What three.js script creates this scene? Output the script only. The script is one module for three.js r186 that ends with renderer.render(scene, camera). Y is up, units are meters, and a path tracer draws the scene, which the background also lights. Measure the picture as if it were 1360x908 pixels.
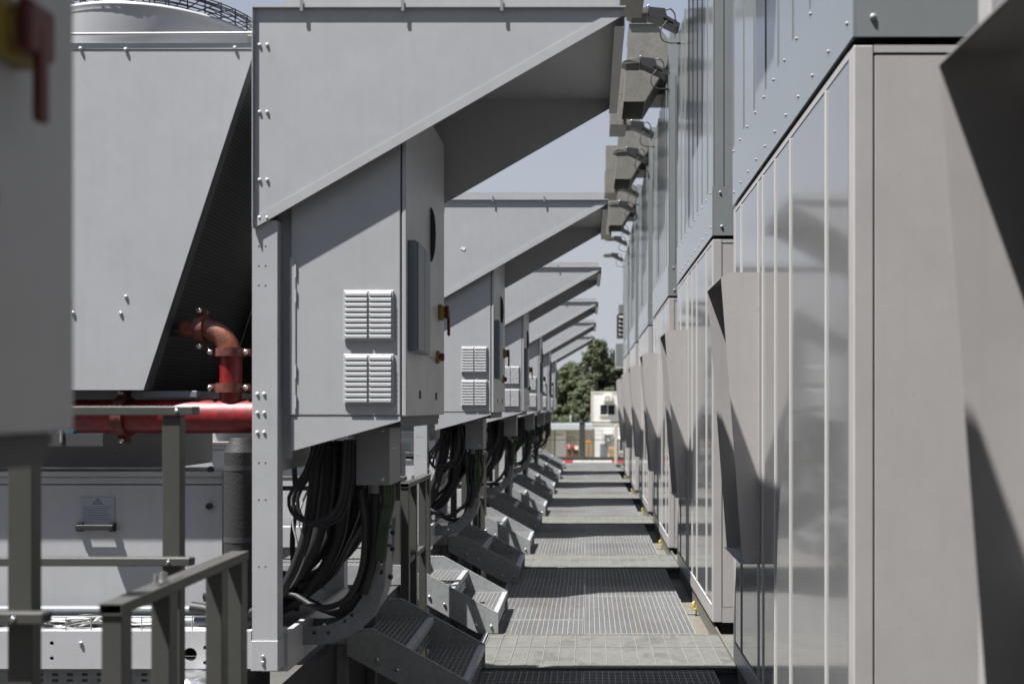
import * as THREE from 'three';
import { RoundedBoxGeometry } from 'three/addons/geometries/RoundedBoxGeometry.js';
import { mergeGeometries } from 'three/addons/utils/BufferGeometryUtils.js';

// ---------------------------------------------------------------- camera, sky, sun, exposure
// x: right, y: up (walkway surface = 0), -z: along the walkway. Eye 1.5 m above the walkway.
const FPX = 1300, EYE = 1.5, CX = 781, CY = 542;          // focal length and principal point in photo pixels (1360 x 908)
const scene = new THREE.Scene();
const camera = new THREE.PerspectiveCamera(2 * Math.atan(454 / FPX) * 180 / Math.PI, 1360 / 908, 0.05, 600);
camera.position.set(0, EYE, 0);
camera.lookAt(0, EYE, -10);
camera.setViewOffset(1360, 908, 680 - CX, 454 - CY, 1360, 908);
camera.focus = 5.6;
camera.userData.fStop = 2.3;

const SUN = new THREE.Vector3(-0.36, 1, 0.23).normalize();   // towards the sun
{ // hazy summer sky
  const W = 512, H = 256, d = new Float32Array(W * H * 4);
  for (let j = 0; j < H; j++) for (let i = 0; i < W; i++) {
    const el = ((j + 0.5) / H - 0.5) * Math.PI, az = ((i + 0.5) / W - 0.5) * 2 * Math.PI;
    const v = new THREE.Vector3(Math.cos(el) * Math.cos(az), Math.sin(el), Math.cos(el) * Math.sin(az));
    const t = Math.max(0, Math.sin(el)), h = Math.exp(-(t / 0.6) * (t / 0.6)), c = Math.max(0, v.dot(SUN));
    const glow = 0.2 * Math.pow(c, 10) + 0.05 * Math.pow(c, 3);
    const o = (j * W + i) * 4, k = el < 0 ? 0.9 : 1;
    d[o] = (0.05 + 0.152 * h + glow * 0.8) * k; d[o + 1] = (0.094 + 0.118 * h + glow * 0.8) * k; d[o + 2] = (0.19 + 0.04 * h + glow * 0.78) * k; d[o + 3] = 1;
  }
  const sky = new THREE.DataTexture(d, W, H, THREE.RGBAFormat, THREE.FloatType);
  sky.mapping = THREE.EquirectangularReflectionMapping; sky.magFilter = THREE.LinearFilter; sky.needsUpdate = true;
  scene.background = sky; scene.environment = sky;
}
const sun = new THREE.DirectionalLight(new THREE.Color(1, 0.98, 0.955), 5);
sun.position.copy(SUN).multiplyScalar(40).add(new THREE.Vector3(0, 0, -12));
sun.target.position.set(0, 0, -12); scene.add(sun, sun.target);
sun.castShadow = true; sun.shadow.mapSize.set(4096, 4096);
Object.assign(sun.shadow.camera, { left: -22, right: 22, top: 24, bottom: -24, near: 1, far: 140 });
const renderer = new THREE.WebGLRenderer({ antialias: true });
renderer.toneMapping = THREE.LinearToneMapping;
renderer.toneMappingExposure = 2.55;
renderer.shadowMap.enabled = true;

// ---------------------------------------------------------------- helpers
let seed = 1234567;
const rnd = () => { seed = (seed * 1664525 + 1013904223) >>> 0; return seed / 4294967296; };
const rr = (a, b) => a + (b - a) * rnd();
const ORD = ['first', 'second', 'third', 'fourth', 'fifth', 'sixth', 'seventh', 'eighth', 'ninth', 'tenth', 'eleventh', 'twelfth'];
const used = {};
const numbered = n => { const k = used[n] = (used[n] ?? -1) + 1; return k ? `${n}_${String(k).padStart(3, '0')}` : n; };
const PX = (px, Z) => (px - CX) * Z / FPX, PY = (py, Z) => EYE + (CY - py) * Z / FPX;   // photo pixel at a known depth -> metres

function boxUV(g) {                                            // uv in metres from the face direction
  g = g.index ? g.toNonIndexed() : g;
  const p = g.attributes.position, n = g.attributes.normal, uv = new Float32Array(p.count * 2);
  for (let i = 0; i < p.count; i += 3) {
    let ax = 0, ay = 0, az = 0;
    for (let k = 0; k < 3; k++) { ax += n.getX(i + k); ay += n.getY(i + k); az += n.getZ(i + k); }
    ax = Math.abs(ax); ay = Math.abs(ay); az = Math.abs(az);
    for (let k = 0; k < 3; k++) {
      const x = p.getX(i + k), y = p.getY(i + k), z = p.getZ(i + k), o = (i + k) * 2;
      if (ax >= ay && ax >= az) { uv[o] = z; uv[o + 1] = y; } else if (ay >= az) { uv[o] = x; uv[o + 1] = z; } else { uv[o] = x; uv[o + 1] = y; }
    }
  }
  g.setAttribute('uv', new THREE.BufferAttribute(uv, 2));
  for (const k of Object.keys(g.attributes)) if (!['position', 'normal', 'uv'].includes(k)) g.deleteAttribute(k);
  g.morphAttributes = {};
  return g;
}
const G = (list) => { const a = (Array.isArray(list) ? list : [list]).map(g => g.userData.keepUV ? g : boxUV(g)); return a.length > 1 ? mergeGeometries(a) : a[0]; };
function mesh(name, geo, mat, parent) {
  const m = new THREE.Mesh(G(geo), mat); m.name = parent ? name : numbered(name);
  m.castShadow = m.receiveShadow = true; (parent ?? scene).add(m); return m;
}
// d0 < d1 are depths (metres into the scene)
function B(x0, x1, y0, y1, d0, d1, r = 0) {
  const w = x1 - x0, h = y1 - y0, d = d1 - d0;
  const g = r > 0 ? new RoundedBoxGeometry(w, h, d, 1, Math.min(r, w / 2.2, h / 2.2, d / 2.2)) : new THREE.BoxGeometry(w, h, d);
  return g.translate((x0 + x1) / 2, (y0 + y1) / 2, -(d0 + d1) / 2);
}
function shapeOf(pts, holes = []) {
  const s = new THREE.Shape(pts.map(p => new THREE.Vector2(p[0], p[1])));
  for (const h of holes) s.holes.push(new THREE.Path(h.map(p => new THREE.Vector2(p[0], p[1]))));
  return s;
}
const rect = (x0, x1, y0, y1) => [[x0, y0], [x1, y0], [x1, y1], [x0, y1]];
const circ = (x, y, r, n = 12) => Array.from({ length: n }, (_, i) => [x + r * Math.cos(i / n * 6.2832), y + r * Math.sin(i / n * 6.2832)]);
// plate in the x-y plane between depths d0 and d0 + t
function PZ(pts, d0, t, holes, bev = 0) {
  const g = new THREE.ExtrudeGeometry(shapeOf(pts, holes), { depth: t - 2 * bev, bevelEnabled: bev > 0, bevelSize: bev, bevelOffset: -bev, bevelThickness: bev, bevelSegments: 1, curveSegments: 8 });
  return g.translate(0, 0, -(d0 + t) + bev);
}
// plate in the depth-y plane between x0 and x0 + t; pts are [depth, y]
function PXp(pts, x0, t, holes) {
  const g = new THREE.ExtrudeGeometry(shapeOf(pts, holes), { depth: t, bevelEnabled: false });
  return g.rotateY(Math.PI / 2).translate(x0, 0, 0);          // shape x -> -z
}
function T(pts, r, seg = 24, rad = 8, closed = false) {
  return new THREE.TubeGeometry(new THREE.CatmullRomCurve3(pts.map(p => new THREE.Vector3(p[0], p[1], -p[2])), closed, 'centripetal'), seg, r, rad, closed);
}
function rod(a, b, r, n = 8) {
  const A = new THREE.Vector3(a[0], a[1], -a[2]), Bv = new THREE.Vector3(b[0], b[1], -b[2]), L = A.distanceTo(Bv);
  const g = new THREE.CylinderGeometry(r, r, L, n);
  g.applyQuaternion(new THREE.Quaternion().setFromUnitVectors(new THREE.Vector3(0, 1, 0), Bv.clone().sub(A).normalize()));
  return g.translate((A.x + Bv.x) / 2, (A.y + Bv.y) / 2, (A.z + Bv.z) / 2);
}
const ball = (x, y, d, r, sz = 1) => new THREE.SphereGeometry(r, 7, 5).scale(1, 1, sz).translate(x, y, -d);
const ballX = (x, y, d, r, sx = 0.7) => new THREE.SphereGeometry(r, 7, 5).scale(sx, 1, 1).translate(x, y, -d);
const each = (name, list, m, parent) => list.map(g => mesh(name, g, m, parent));
function thing(name, label, category, group, kind) {
  const o = new THREE.Group(); o.name = numbered(name); o.userData = { label, category };
  if (group) o.userData.group = group; if (kind) o.userData.kind = kind;
  scene.add(o); return o;
}
function tag(o, label, category, group, kind) { o.userData = { label, category }; if (group) o.userData.group = group; if (kind) o.userData.kind = kind; return o; }
// puts the group's origin at the thing's base; the children keep their places
function rebase(o, x, y, d) { for (const c of o.children) c.position.add(new THREE.Vector3(-x, -y, d)); o.position.set(x, y, -d); o.userData.home = undefined; delete o.userData.home; return o; }
function copyOf(o, name, dz, label) {
  const c = o.clone(); c.name = numbered(name); c.position.z -= dz; c.userData = { ...o.userData, label }; c.position.x += rr(-0.004, 0.004); c.position.z += rr(-0.006, 0.006); c.rotation.y += rr(-0.003, 0.003); scene.add(c); return c;
}

// ---------------------------------------------------------------- textures
function noiseGrid(n, r) { const a = new Float32Array(n * n); for (let i = 0; i < a.length; i++) a[i] = r(); return a; }
function makeNoise(n) {
  const a = noiseGrid(n, rnd);
  return (u, v) => { // periodic, u v in cells
    const x = ((u % n) + n) % n, y = ((v % n) + n) % n, i = x | 0, j = y | 0, fx = x - i, fy = y - j;
    const sx = fx * fx * (3 - 2 * fx), sy = fy * fy * (3 - 2 * fy), i1 = (i + 1) % n, j1 = (j + 1) % n;
    return (a[j * n + i] * (1 - sx) + a[j * n + i1] * sx) * (1 - sy) + (a[j1 * n + i] * (1 - sx) + a[j1 * n + i1] * sx) * sy;
  };
}
const N4 = makeNoise(4), N8 = makeNoise(8), N16 = makeNoise(16), N32 = makeNoise(32), N64 = makeNoise(64), N128 = makeNoise(128);
function tex(n, f, srgb, rep = 1) {
  const d = new Uint8Array(n * n * 4);
  for (let j = 0; j < n; j++) for (let i = 0; i < n; i++) {
    const c = f(i / n, j / n), o = (j * n + i) * 4;
    for (let k = 0; k < 3; k++) d[o + k] = Math.max(0, Math.min(255, (Array.isArray(c) ? c[k] : c) * 255));
    d[o + 3] = 255;
  }
  const t = new THREE.DataTexture(d, n, n); t.wrapS = t.wrapT = THREE.RepeatWrapping; t.magFilter = THREE.LinearFilter; t.minFilter = THREE.LinearMipmapLinearFilter; t.generateMipmaps = true;
  t.repeat.set(rep, rep); if (srgb) t.colorSpace = THREE.SRGBColorSpace; t.needsUpdate = true; return t;
}
// dust and faint rain runs on painted sheet metal
const paintTex = tex(512, (u, v) => {
  const m = N8(u * 8, v * 8) * 0.5 + N32(u * 32, v * 32) * 0.3 + N128(u * 128, v * 128) * 0.2;
  const run = Math.pow(N64(u * 64, v * 4) * 0.7 + N128(u * 128, v * 8) * 0.3, 3);
  const s = N64(u * 64 + 9, v * 64 + 5) > 0.93 && N128(u * 128, v * 128) > 0.72 ? 0.05 : 0;
  const k = 0.945 + 0.055 * m - 0.022 * run - s * 0.6;
  return [k, k * 0.999, k * 0.996];
}, true, 0.7);
const paintRough = tex(256, (u, v) => 0.72 + 0.28 * (N16(u * 16, v * 16) * 0.6 + N64(u * 64, v * 64) * 0.4), false, 0.7);
const dentTex = tex(256, (u, v) => 0.5 + 0.5 * (N4(u * 4, v * 4) - 0.5) + 0.12 * (N8(u * 8, v * 8) - 0.5), false, 0.55);
const orange = tex(256, (u, v) => N64(u * 64, v * 64) * 0.6 + N128(u * 128, v * 128) * 0.4, false, 3);
// zinc spangle
const cells = Array.from({ length: 300 }, () => [rnd(), rnd(), rnd()]);
const galvTex = tex(256, (u, v) => {
  let best = 9, val = 0;
  for (const c of cells) { let dx = Math.abs(u - c[0]), dy = Math.abs(v - c[1]); dx = Math.min(dx, 1 - dx); dy = Math.min(dy, 1 - dy); const q = dx * dx + dy * dy; if (q < best) { best = q; val = c[2]; } }
  const k = 0.86 + 0.06 * val + 0.05 * N32(u * 32, v * 32) - 0.06 * Math.pow(N8(u * 8 + 3, v * 8), 3);
  return [k, k, k * 1.005];
}, true, 2.5);
const grit = tex(512, (u, v) => {
  const k = 0.78 + 0.06 * N16(u * 16, v * 16) + 0.07 * N64(u * 64, v * 64) + 0.11 * N128(u * 128, v * 128) - (N64(u * 64 + 4, v * 64) > 0.86 ? 0.05 : 0);
  return [k, k * 0.995, k * 0.97];
}, true, 0.8);
const stainTex = tex(512, (u, v) => {
  const k = 0.8 + 0.05 * N16(u * 16, v * 16) + 0.06 * N64(u * 64, v * 64) + 0.1 * N128(u * 128, v * 128);
  const a = N8(u * 8 + 2, v * 8) * 0.6 + N32(u * 32, v * 32) * 0.3 + N64(u * 64, v * 64) * 0.1, e = a > 0.64 ? 0.09 : a > 0.62 ? 0.14 : 0, sp = N128(u * 128 + 7, v * 128) > 0.94 ? 0.12 : 0;
  const q = k - e - sp; return [q, q * 0.99, q * 0.965];
}, true, 0.9);
const rustyZinc = tex(512, (u, v) => {
  const k = 0.84 + 0.06 * N32(u * 32, v * 32) + 0.06 * N128(u * 128, v * 128), a = N8(u * 8, v * 8) * 0.55 + N32(u * 32 + 8, v * 32) * 0.3 + N128(u * 128, v * 128) * 0.15, b = Math.max(0, Math.min(1, (a - 0.56) * 9));
  return [k * (1 - 0.015 * b), k * (1 - 0.035 * b), k * (1 - 0.055 * b)];
}, true, 0.45);
const gritBump = tex(256, (u, v) => N128(u * 128, v * 128) * 0.6 + N64(u * 64, v * 64) * 0.4, false, 2);
const rustTex = tex(256, (u, v) => {
  const a = N16(u * 16, v * 16) * 0.5 + N64(u * 64, v * 64) * 0.5, b = a > 0.58 ? 1 : a > 0.5 ? (a - 0.5) / 0.08 : 0;
  const c = N8(u * 8, v * 8) * 0.12 + N128(u * 128, v * 128) * 0.08; return [0.96 - 0.16 * b - c, 0.92 - 0.2 * b - c, 0.92 - 0.22 * b - c];
}, true, 4);
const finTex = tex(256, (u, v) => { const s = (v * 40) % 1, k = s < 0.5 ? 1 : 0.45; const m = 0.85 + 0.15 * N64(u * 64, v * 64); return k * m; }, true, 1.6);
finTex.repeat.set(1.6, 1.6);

function M(rgb, rough, o = {}) {
  const m = new THREE.MeshPhysicalMaterial({ color: new THREE.Color().setRGB(...rgb), roughness: rough, metalness: 0, ...o });
  return m;
}
const mat = {
  grey: M([0.378, 0.382, 0.396], 0.46, { map: paintTex, roughnessMap: paintRough, bumpMap: dentTex, bumpScale: 0.0014 }),
  greyLight: M([0.395, 0.398, 0.408], 0.45, { map: paintTex, roughnessMap: paintRough }),
  ahu: M([0.375, 0.357, 0.35], 0.36, { map: paintTex, roughnessMap: paintRough }),
  ahuGloss: M([0.19, 0.188, 0.188], 0.2, { map: paintTex, roughnessMap: paintRough, bumpMap: dentTex, bumpScale: 0.0016, clearcoat: 1, clearcoatRoughness: 0.075 }),
  ahuUpper: M([0.2, 0.217, 0.219], 0.24, { map: paintTex, roughnessMap: paintRough, bumpMap: dentTex, bumpScale: 0.0022, clearcoat: 0.6, clearcoatRoughness: 0.12 }),
  strip: M([0.44, 0.435, 0.42], 0.35, { map: paintTex }),
  seal: M([0.015, 0.015, 0.017], 0.7),
  galv: M([0.36, 0.368, 0.372], 0.45, { map: galvTex, metalness: 0.1 }),
  galvDull: M([0.23, 0.235, 0.24], 0.55, { map: galvTex, metalness: 0.1 }),
  grate: M([0.30, 0.302, 0.30], 0.5, { map: rustyZinc, metalness: 0.08 }),
  grateDull: M([0.255, 0.253, 0.247], 0.5, { map: rustyZinc, metalness: 0.08 }),
  cowl: M([0.2, 0.193, 0.178], 0.55, { map: grit }),
  rail: M([0.062, 0.062, 0.056], 0.5, { map: paintTex, roughnessMap: paintRough }),
  plate: M([0.12, 0.123, 0.118], 0.75, { map: stainTex, bumpMap: gritBump, bumpScale: 0.0006 }),
  plateBar: M([0.2, 0.204, 0.19], 0.6, { map: grit }),
  cable: M([0.011, 0.011, 0.012], 0.58, { bumpMap: orange, bumpScale: 0.0004 }),
  cableGrey: M([0.30, 0.30, 0.29], 0.45),
  cableWhite: M([0.5, 0.49, 0.47], 0.5),
  cableOrange: M([0.32, 0.11, 0.03], 0.5),
  cableGreen: M([0.022, 0.042, 0.016], 0.5),
  yellow: M([0.5, 0.42, 0.10], 0.5, { map: grit }),
  yellowBase: M([0.21, 0.145, 0.025], 0.5),
  redKnob: M([0.085, 0.013, 0.011], 0.4),
  redPaint: M([0.25, 0.006, 0.008], 0.55, { map: rustTex, roughnessMap: paintRough }),
  redClamp: M([0.17, 0.046, 0.034], 0.6, { map: rustTex }),
  redElbow: M([0.24, 0.085, 0.045], 0.5, { map: rustTex }),
  bolt: M([0.62, 0.62, 0.62], 0.25, { metalness: 0.9 }),
  boltPaint: M([0.56, 0.56, 0.56], 0.35),
  hole: M([0.012, 0.012, 0.012], 0.9),
  black: M([0.02, 0.02, 0.021], 0.45),
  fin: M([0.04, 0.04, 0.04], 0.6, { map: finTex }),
  darkSteel: M([0.045, 0.046, 0.048], 0.5),
  insul: M([0.02, 0.02, 0.021], 0.65, { bumpMap: gritBump, bumpScale: 0.001 }),
  pvc: M([0.12, 0.13, 0.14], 0.45),
  slate: M([0.13, 0.15, 0.17], 0.4),
  chan: M([0.15, 0.14, 0.12], 0.6, { map: grit }),
  deck: M([0.075, 0.073, 0.07], 0.85, { map: grit, bumpMap: gritBump, bumpScale: 0.002 }),
  ground: M([0.20, 0.185, 0.15], 0.95, { map: grit }),
  white: M([0.70, 0.69, 0.65], 0.55, { map: paintTex }),
  cream: M([0.5, 0.47, 0.39], 0.6, { map: paintTex }),
  redBar: M([0.55, 0.02, 0.02], 0.5),
  glass: M([0.02, 0.024, 0.026], 0.05, { clearcoat: 1, clearcoatRoughness: 0.02 }),
  roofBlue: M([0.50, 0.55, 0.58], 0.5, { map: grit }),
  brown: M([0.16, 0.085, 0.05], 0.95, { map: grit, bumpMap: gritBump, bumpScale: 0.02 }),
  wood: M([0.42, 0.24, 0.10], 0.7, { map: grit }),
  orangePaint: M([0.62, 0.25, 0.02], 0.5, { map: grit }),
  bark: M([0.09, 0.07, 0.05], 0.9, { map: grit }),
  lens: M([0.03, 0.03, 0.03], 0.5),
  lampGrey: M([0.125, 0.119, 0.108], 0.4, { map: paintTex }),
};

// ---------------------------------------------------------------- the setting
{
  const g = new THREE.PlaneGeometry(900, 900).rotateX(-Math.PI / 2).translate(0, -2.6, -100);
  const o = mesh('ground', g, mat.ground); o.userData = { kind: 'structure', label: 'bare earth yard around the plant deck', category: 'ground' };
  const d = mesh('roof_deck', B(-14, 9, -2.59, -0.55, -6, 27.4, 0), mat.deck); d.userData = { kind: 'structure', label: 'grey roof slab under the walkway and machines', category: 'roof deck' };
}
{ // added unseen wall behind the camera that blocks low sky light
  const t = thing('added_sky_blocker', 'added dark ribbed wall at the walkway start, blocking low sky light', 'light_blocker');
  mesh('wall', B(-9, 7, -0.549, 6.2, -4.6, -4.2), mat.blockerDark ?? (mat.blockerDark = M([0.11, 0.115, 0.12], 0.6, { map: paintTex })), t);
  mesh('blocker_ribs', Array.from({ length: 53 }, (_, i) => B(-8.98 + i * 0.3, -8.9 + i * 0.3, -0.549, 6.2, -4.199, -4.16)), mat.blockerDark, t);
  mesh('blocker_cap', B(-9.05, 7.05, 6.2005, 6.35, -4.65, -4.1), mat.galvDull, t);
  mesh('door', B(-0.6, 0.5, -0.02, 2.1, -4.159, -4.12, 0.004), mat.slate, t);
  rebase(t, -1, -0.549, -4.4);
}
// walkway: gratings in two columns between strips of ribbed cover plates
const S = 3.54, Z1 = 3.854, ZR = 3.08;
const walk = new THREE.Group(); walk.name = 'walkway'; walk.userData = { kind: 'structure', label: 'steel grating walkway with ribbed cover plates between the two rows of machines', category: 'walkway' }; scene.add(walk);
function gratingGeo(w, l, px, pd, h = 0.026, t = 0.0062) {     // centred, top at y = 0; bars across and along
  const a = [];
  a.push(B(-w / 2, w / 2, -h, 0, -l / 2, -l / 2 + 0.004), B(-w / 2, w / 2, -h, 0.0012, l / 2 - 0.009, l / 2), B(-w / 2, -w / 2 + 0.004, -h, 0, -l / 2 + 0.004, l / 2 - 0.004), B(w / 2 - 0.004, w / 2, -h, 0, -l / 2 + 0.004, l / 2 - 0.004));
  const nx = Math.round(w / px), nd = Math.round(l / pd);
  for (let i = 1; i < nx; i++) { const x = -w / 2 + i * w / nx; a.push(B(x - 0.0018, x + 0.0018, -h * 0.6, -0.0008, -l / 2 + 0.004, l / 2 - 0.004)); }
  for (let i = 1; i < nd; i++) { const d = -l / 2 + i * l / nd; a.push(B(-w / 2 + 0.004, w / 2 - 0.004, -h, 0, d - t / 2, d + t / 2)); }
  return G(a);
}
{
  const rows = 6, z0 = 6.49 - 2 * S, len = 2.65 / rows;
  const colX = [[-0.66, -0.032], [-0.026, 0.72]];
  const geos = colX.map(([a, b]) => [gratingGeo(b - a, len - 0.006, 0.035, 0.0315), gratingGeo(b - a, len - 0.006, 0.0355, 0.0325)]);
  const screws = G([[-0.22, -0.17], [0.22, -0.17], [-0.22, 0.17], [0.22, 0.17]].map(([x, z]) => new THREE.CylinderGeometry(0.009, 0.009, 0.003, 8).translate(x, 0.002, z)));
  for (let b = 0; b < 8; b++) {
    const dz = z0 + b * S;
    for (let r = 0; r < rows; r++) for (let c = 0; c < 2; c++) {
      const m = new THREE.Mesh(geos[c][(r + b) % 2], (r * 2 + b + c) % 5 === 1 ? mat.grateDull : mat.grate); m.name = 'grating_panel'; m.castShadow = m.receiveShadow = true;
      m.position.set((colX[c][0] + colX[c][1]) / 2, rr(-0.0025, 0.0015), -(dz + (r + 0.5) * len)); walk.add(m);
      m.rotation.z = rr(-0.002, 0.002);
      if ((r + b + c) % 3 === 0) { m.rotation.y = Math.PI; }
      const s = new THREE.Mesh(screws, mat.galvDull); s.name = 'fixing_clips'; m.add(s);
    }
    // ribbed plates (a dull row and a paler row) before each set of gratings
    const p0 = dz - 0.84, p1 = dz - 0.34, p2 = dz - 0.006;
    mesh('cover_plate', B(-0.66, 0.98, -0.03, 0, p0, p1 - 0.002, 0.002), mat.plate, walk);
    mesh('cover_plate', B(-0.66, 0.98, -0.03, -0.001, p1 + 0.002, p2, 0.002), mat.plate, walk);
    const bars = [];
    for (let k = 0; k <= 17; k++) { const x = -0.655 + k * 0.0955; bars.push(B(x, x + 0.004, -0.004, 0.004, p0 + 0.004, p2 - 0.004)); }
    for (const d of [p0 + 0.002, p1 - 0.004, p2 - 0.008]) bars.push(B(-0.66, 0.975, -0.004, 0.0035, d, d + 0.006));
    mesh('plate_ribs', bars, mat.plateBar, walk);
    mesh('support_beam', [B(-0.7, 0.98, -0.16, -0.031, p0 + 0.02, p0 + 0.1), B(-0.7, 0.98, -0.16, -0.031, p2 - 0.1, p2 - 0.02), B(-0.7, 0.74, -0.16, -0.031, dz + 1.3, dz + 1.36)], mat.galvDull, walk);
  }
  mesh('platform_beam', B(-1.31, -1.262, -0.549, 0.322, -1, 26.4), mat.darkSteel, walk);
  mesh('edge_beam', B(-0.69, -0.664, -0.16, 0.012, -1, 27.2), mat.galvDull, walk);
  mesh('edge_beam', B(0.724, 0.732, -0.12, -0.034, -1, 27.2), mat.galvDull, walk);
  // galvanised tray along the foot of the air handling units
  mesh('drip_tray', [B(0.735, 0.86, -0.11, -0.1, -1, 27.2), B(0.86, 0.872, -0.1, 0.02, -1, 27.2)], mat.chan, walk);
  mesh('end_landing', [B(-1.2, 1.2, -0.06, 0.002, 26.55, 27.3, 0.004)], mat.plate, walk);
}

// ---------------------------------------------------------------- control cabinets under sloping hoods
function buildCabinet() {
  const t = thing('control_cabinet', '', 'control cabinet', 'control cabinets along the walkway');
  const E = EYE;
  const gus = [[-1.307, E + 1.572], [-1.313, E + 0.707], [0.136, E + 1.54], [0.148, E + 1.545], [0.148, E + 1.572]];
  const canopy = thing('x', '', ''); scene.remove(canopy); used['x'] = -1;
  // hood: two gussets, top sheet, back sheet
  for (const d of [0, 1.132]) {
    const g = mesh('hood_gusset', PZ(gus, d, 0.003), mat.grey, t);
    const q = d === 0 ? -0.004 : d + 0.004, L = Math.hypot(1.449, 0.833), ux = 1.449 / L, uy = 0.833 / L;
    const fl = [[-1.313, E + 0.707], [0.136, E + 1.54], [0.136 - uy * 0.02 - 0.006, E + 1.54 + 0.031], [-1.313, E + 0.747]];
    mesh('edge_flange', PZ(fl, d === 0 ? -0.004 : d + 0.003, 0.004), mat.greyLight, g);
    const rim = [B(-1.316, -1.313, E + 0.71, E + 1.575, d === 0 ? -0.014 : d, d + 0.003 + (d ? 0.014 : 0))];
    mesh('side_rim', rim, mat.grey, g);
    if (d === 0) mesh('rivets', [[60], [149], [239], [289]].flatMap(([y]) => [346, 356].map(x => ball(PX(x, Z1), PY(y, Z1), -0.002, 0.0072, 0.7))), mat.boltPaint, g);
  }
  mesh('hood_top', [B(-1.316, 0.151, E + 1.5725, E + 1.578, -0.013, 1.148)], mat.grey, t);
  mesh('hood_capping', [B(-1.2, 0.118, E + 1.5785, E + 1.624, -0.011, -0.005, 0.001), B(-1.2, 0.118, E + 1.6245, E + 1.628, -0.011, 1.14)], mat.greyLight, t);
  each('capping_clip', [[403], [537], [668]].map(([x]) => B(PX(x, Z1) - 0.006, PX(x, Z1) + 0.006, E + 1.556, E + 1.6, -0.017, -0.0135)), mat.galvDull, t);
  mesh('hood_back', B(-1.3125, -1.3095, E + 0.708, E + 1.572, 0.0035, 1.1315), mat.grey, t);
  mesh('hood_lip', [B(0.1455, 0.1485, E + 1.50, E + 1.572, 0.0035, 1.1315), B(0.108, 0.145, E + 1.50, E + 1.503, 0.0035, 1.1315)], mat.greyLight, t);
  // posts and base
  for (const d of [0.008, 1.06]) {
    const px = PX(335, Z1), qx = PX(368.5, Z1), y0 = 0.585, y1 = E + 0.74;
    const holes = []; for (const [y, k] of [[327, 0], [353, 0], [379, 0], [615, 0], [664, 0], [753, 0]]) for (const x of [344, 353]) holes.push(circ(PX(x, Z1), PY(y, Z1), 0.004, 6));
    const p = mesh('post', [PZ(rect(px, qx, y0, y1), d, 0.004, holes), B(px, px + 0.004, y0, y1, d + 0.0045, d + 0.07), B(qx - 0.004, qx, y0, y1, d + 0.0045, d + 0.07), B(px + 0.005, qx - 0.005, y0, y1, d + 0.03, d + 0.034)], mat.grey, t);
    mesh('rivets', [523, 548, 574].flatMap(y => [342, 351].map(x => ball(PX(x, Z1), PY(y, Z1), d - 0.001, 0.0072, 0.7))), mat.boltPaint, p);
    const f = mesh('post_foot', [B(px - 0.004, qx + 0.003, 0.465, 0.584, d - 0.004, d + 0.08, 0.002)], mat.grey, t);
    mesh('foot_bolts', [[350, 872], [350, 880]].map(([x, y]) => ball(PX(x, Z1), PY(y, Z1), d - 0.006, 0.008, 0.6)), mat.bolt, f);
  }
  mesh('base_rail', [B(-1.228, -1.205, 0.44, 0.60, 0.09, 1.06, 0.003), B(-1.31, -1.229, 0.44, 0.46, 0.09, 1.06)], mat.grey, t);
  // recessed back sheet between the posts and the cabinet
  mesh('back_sheet', [B(-1.24, -1.184, E - 0.2, E + 1.2, 0.075, 0.079), B(-1.226, -1.222, E - 0.25, E + 1.2, 0.08, 1.05)], mat.grey, t);
  // cabinet body and door
  const x0 = PX(388, 3.9), x1 = PX(533, 3.9), yb = E - 0.028, yt = E + 1.32, d0 = 0.043, d1 = 1.052;
  const body = mesh('cabinet_body', B(x0, x1, yb, yt, d0, d1, 0.004), mat.grey, t);
  mesh('hinge_strip', [B(x0 - 0.004, x0 + 0.018, yb + 0.004, E + 0.6, d0 - 0.004, d0 - 0.0005), ...[0.52, 0.42, 0.12, 0.0].map(h => rod([x0 + 0.02, E + h, d0 - 0.003], [x0 + 0.02, E + h + 0.05, d0 - 0.003], 0.004, 6))], mat.grey, body);
  const door = mesh('door', B(x1 + 0.006, PX(541, 3.9), yb - 0.004, yt, d0 + 0.002, d1 + 0.005, 0.004), mat.grey, t);
  mesh('door_seal', B(x1 - 0.001, x1 + 0.007, yb + 0.01, yt - 0.01, d0 + 0.01, d1 - 0.01), mat.seal, body);
  const dx = PX(541, 3.9);
  mesh('rubber_grip', new THREE.CylinderGeometry(0.5, 0.5, 1, 16).rotateX(Math.PI / 2).scale(0.045, 0.25, 0.012).translate(dx + 0.002, E + 0.795, -0.635), mat.black, door);
  mesh('document_box', [B(dx, dx + 0.034, E + 0.23, E + 0.675, 0.075, 0.40, 0.004)], mat.slate, door);
  mesh('document_box_lid', [B(dx + 0.0345, dx + 0.04, E + 0.235, E + 0.67, 0.09, 0.24), B(dx + 0.0345, dx + 0.038, E + 0.235, E + 0.67, 0.26, 0.395)], mat.slate, door);
  mesh('name_plate', B(dx, dx + 0.004, E + 0.235, E + 0.665, 0.43, 0.83), mat.greyLight, door);
  const iso = mesh('isolator', [B(dx + 0.0, dx + 0.022, E + 0.425, E + 0.5, 0.85, 0.925, 0.006), rod([dx + 0.02, E + 0.463, 0.888], [dx + 0.032, E + 0.463, 0.888], 0.03, 14)], mat.yellowBase, door);
  mesh('isolator_handle', [B(dx + 0.032, dx + 0.052, E + 0.43, E + 0.496, 0.858, 0.918, 0.008), B(dx + 0.04, dx + 0.054, E + 0.35, E + 0.47, 0.878, 0.9, 0.006)], mat.redKnob, iso);
  const es = mesh('stop_button', [rod([dx, E + 0.243, 0.80], [dx + 0.016, E + 0.243, 0.80], 0.031, 16)], mat.yellowBase, door);
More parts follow.
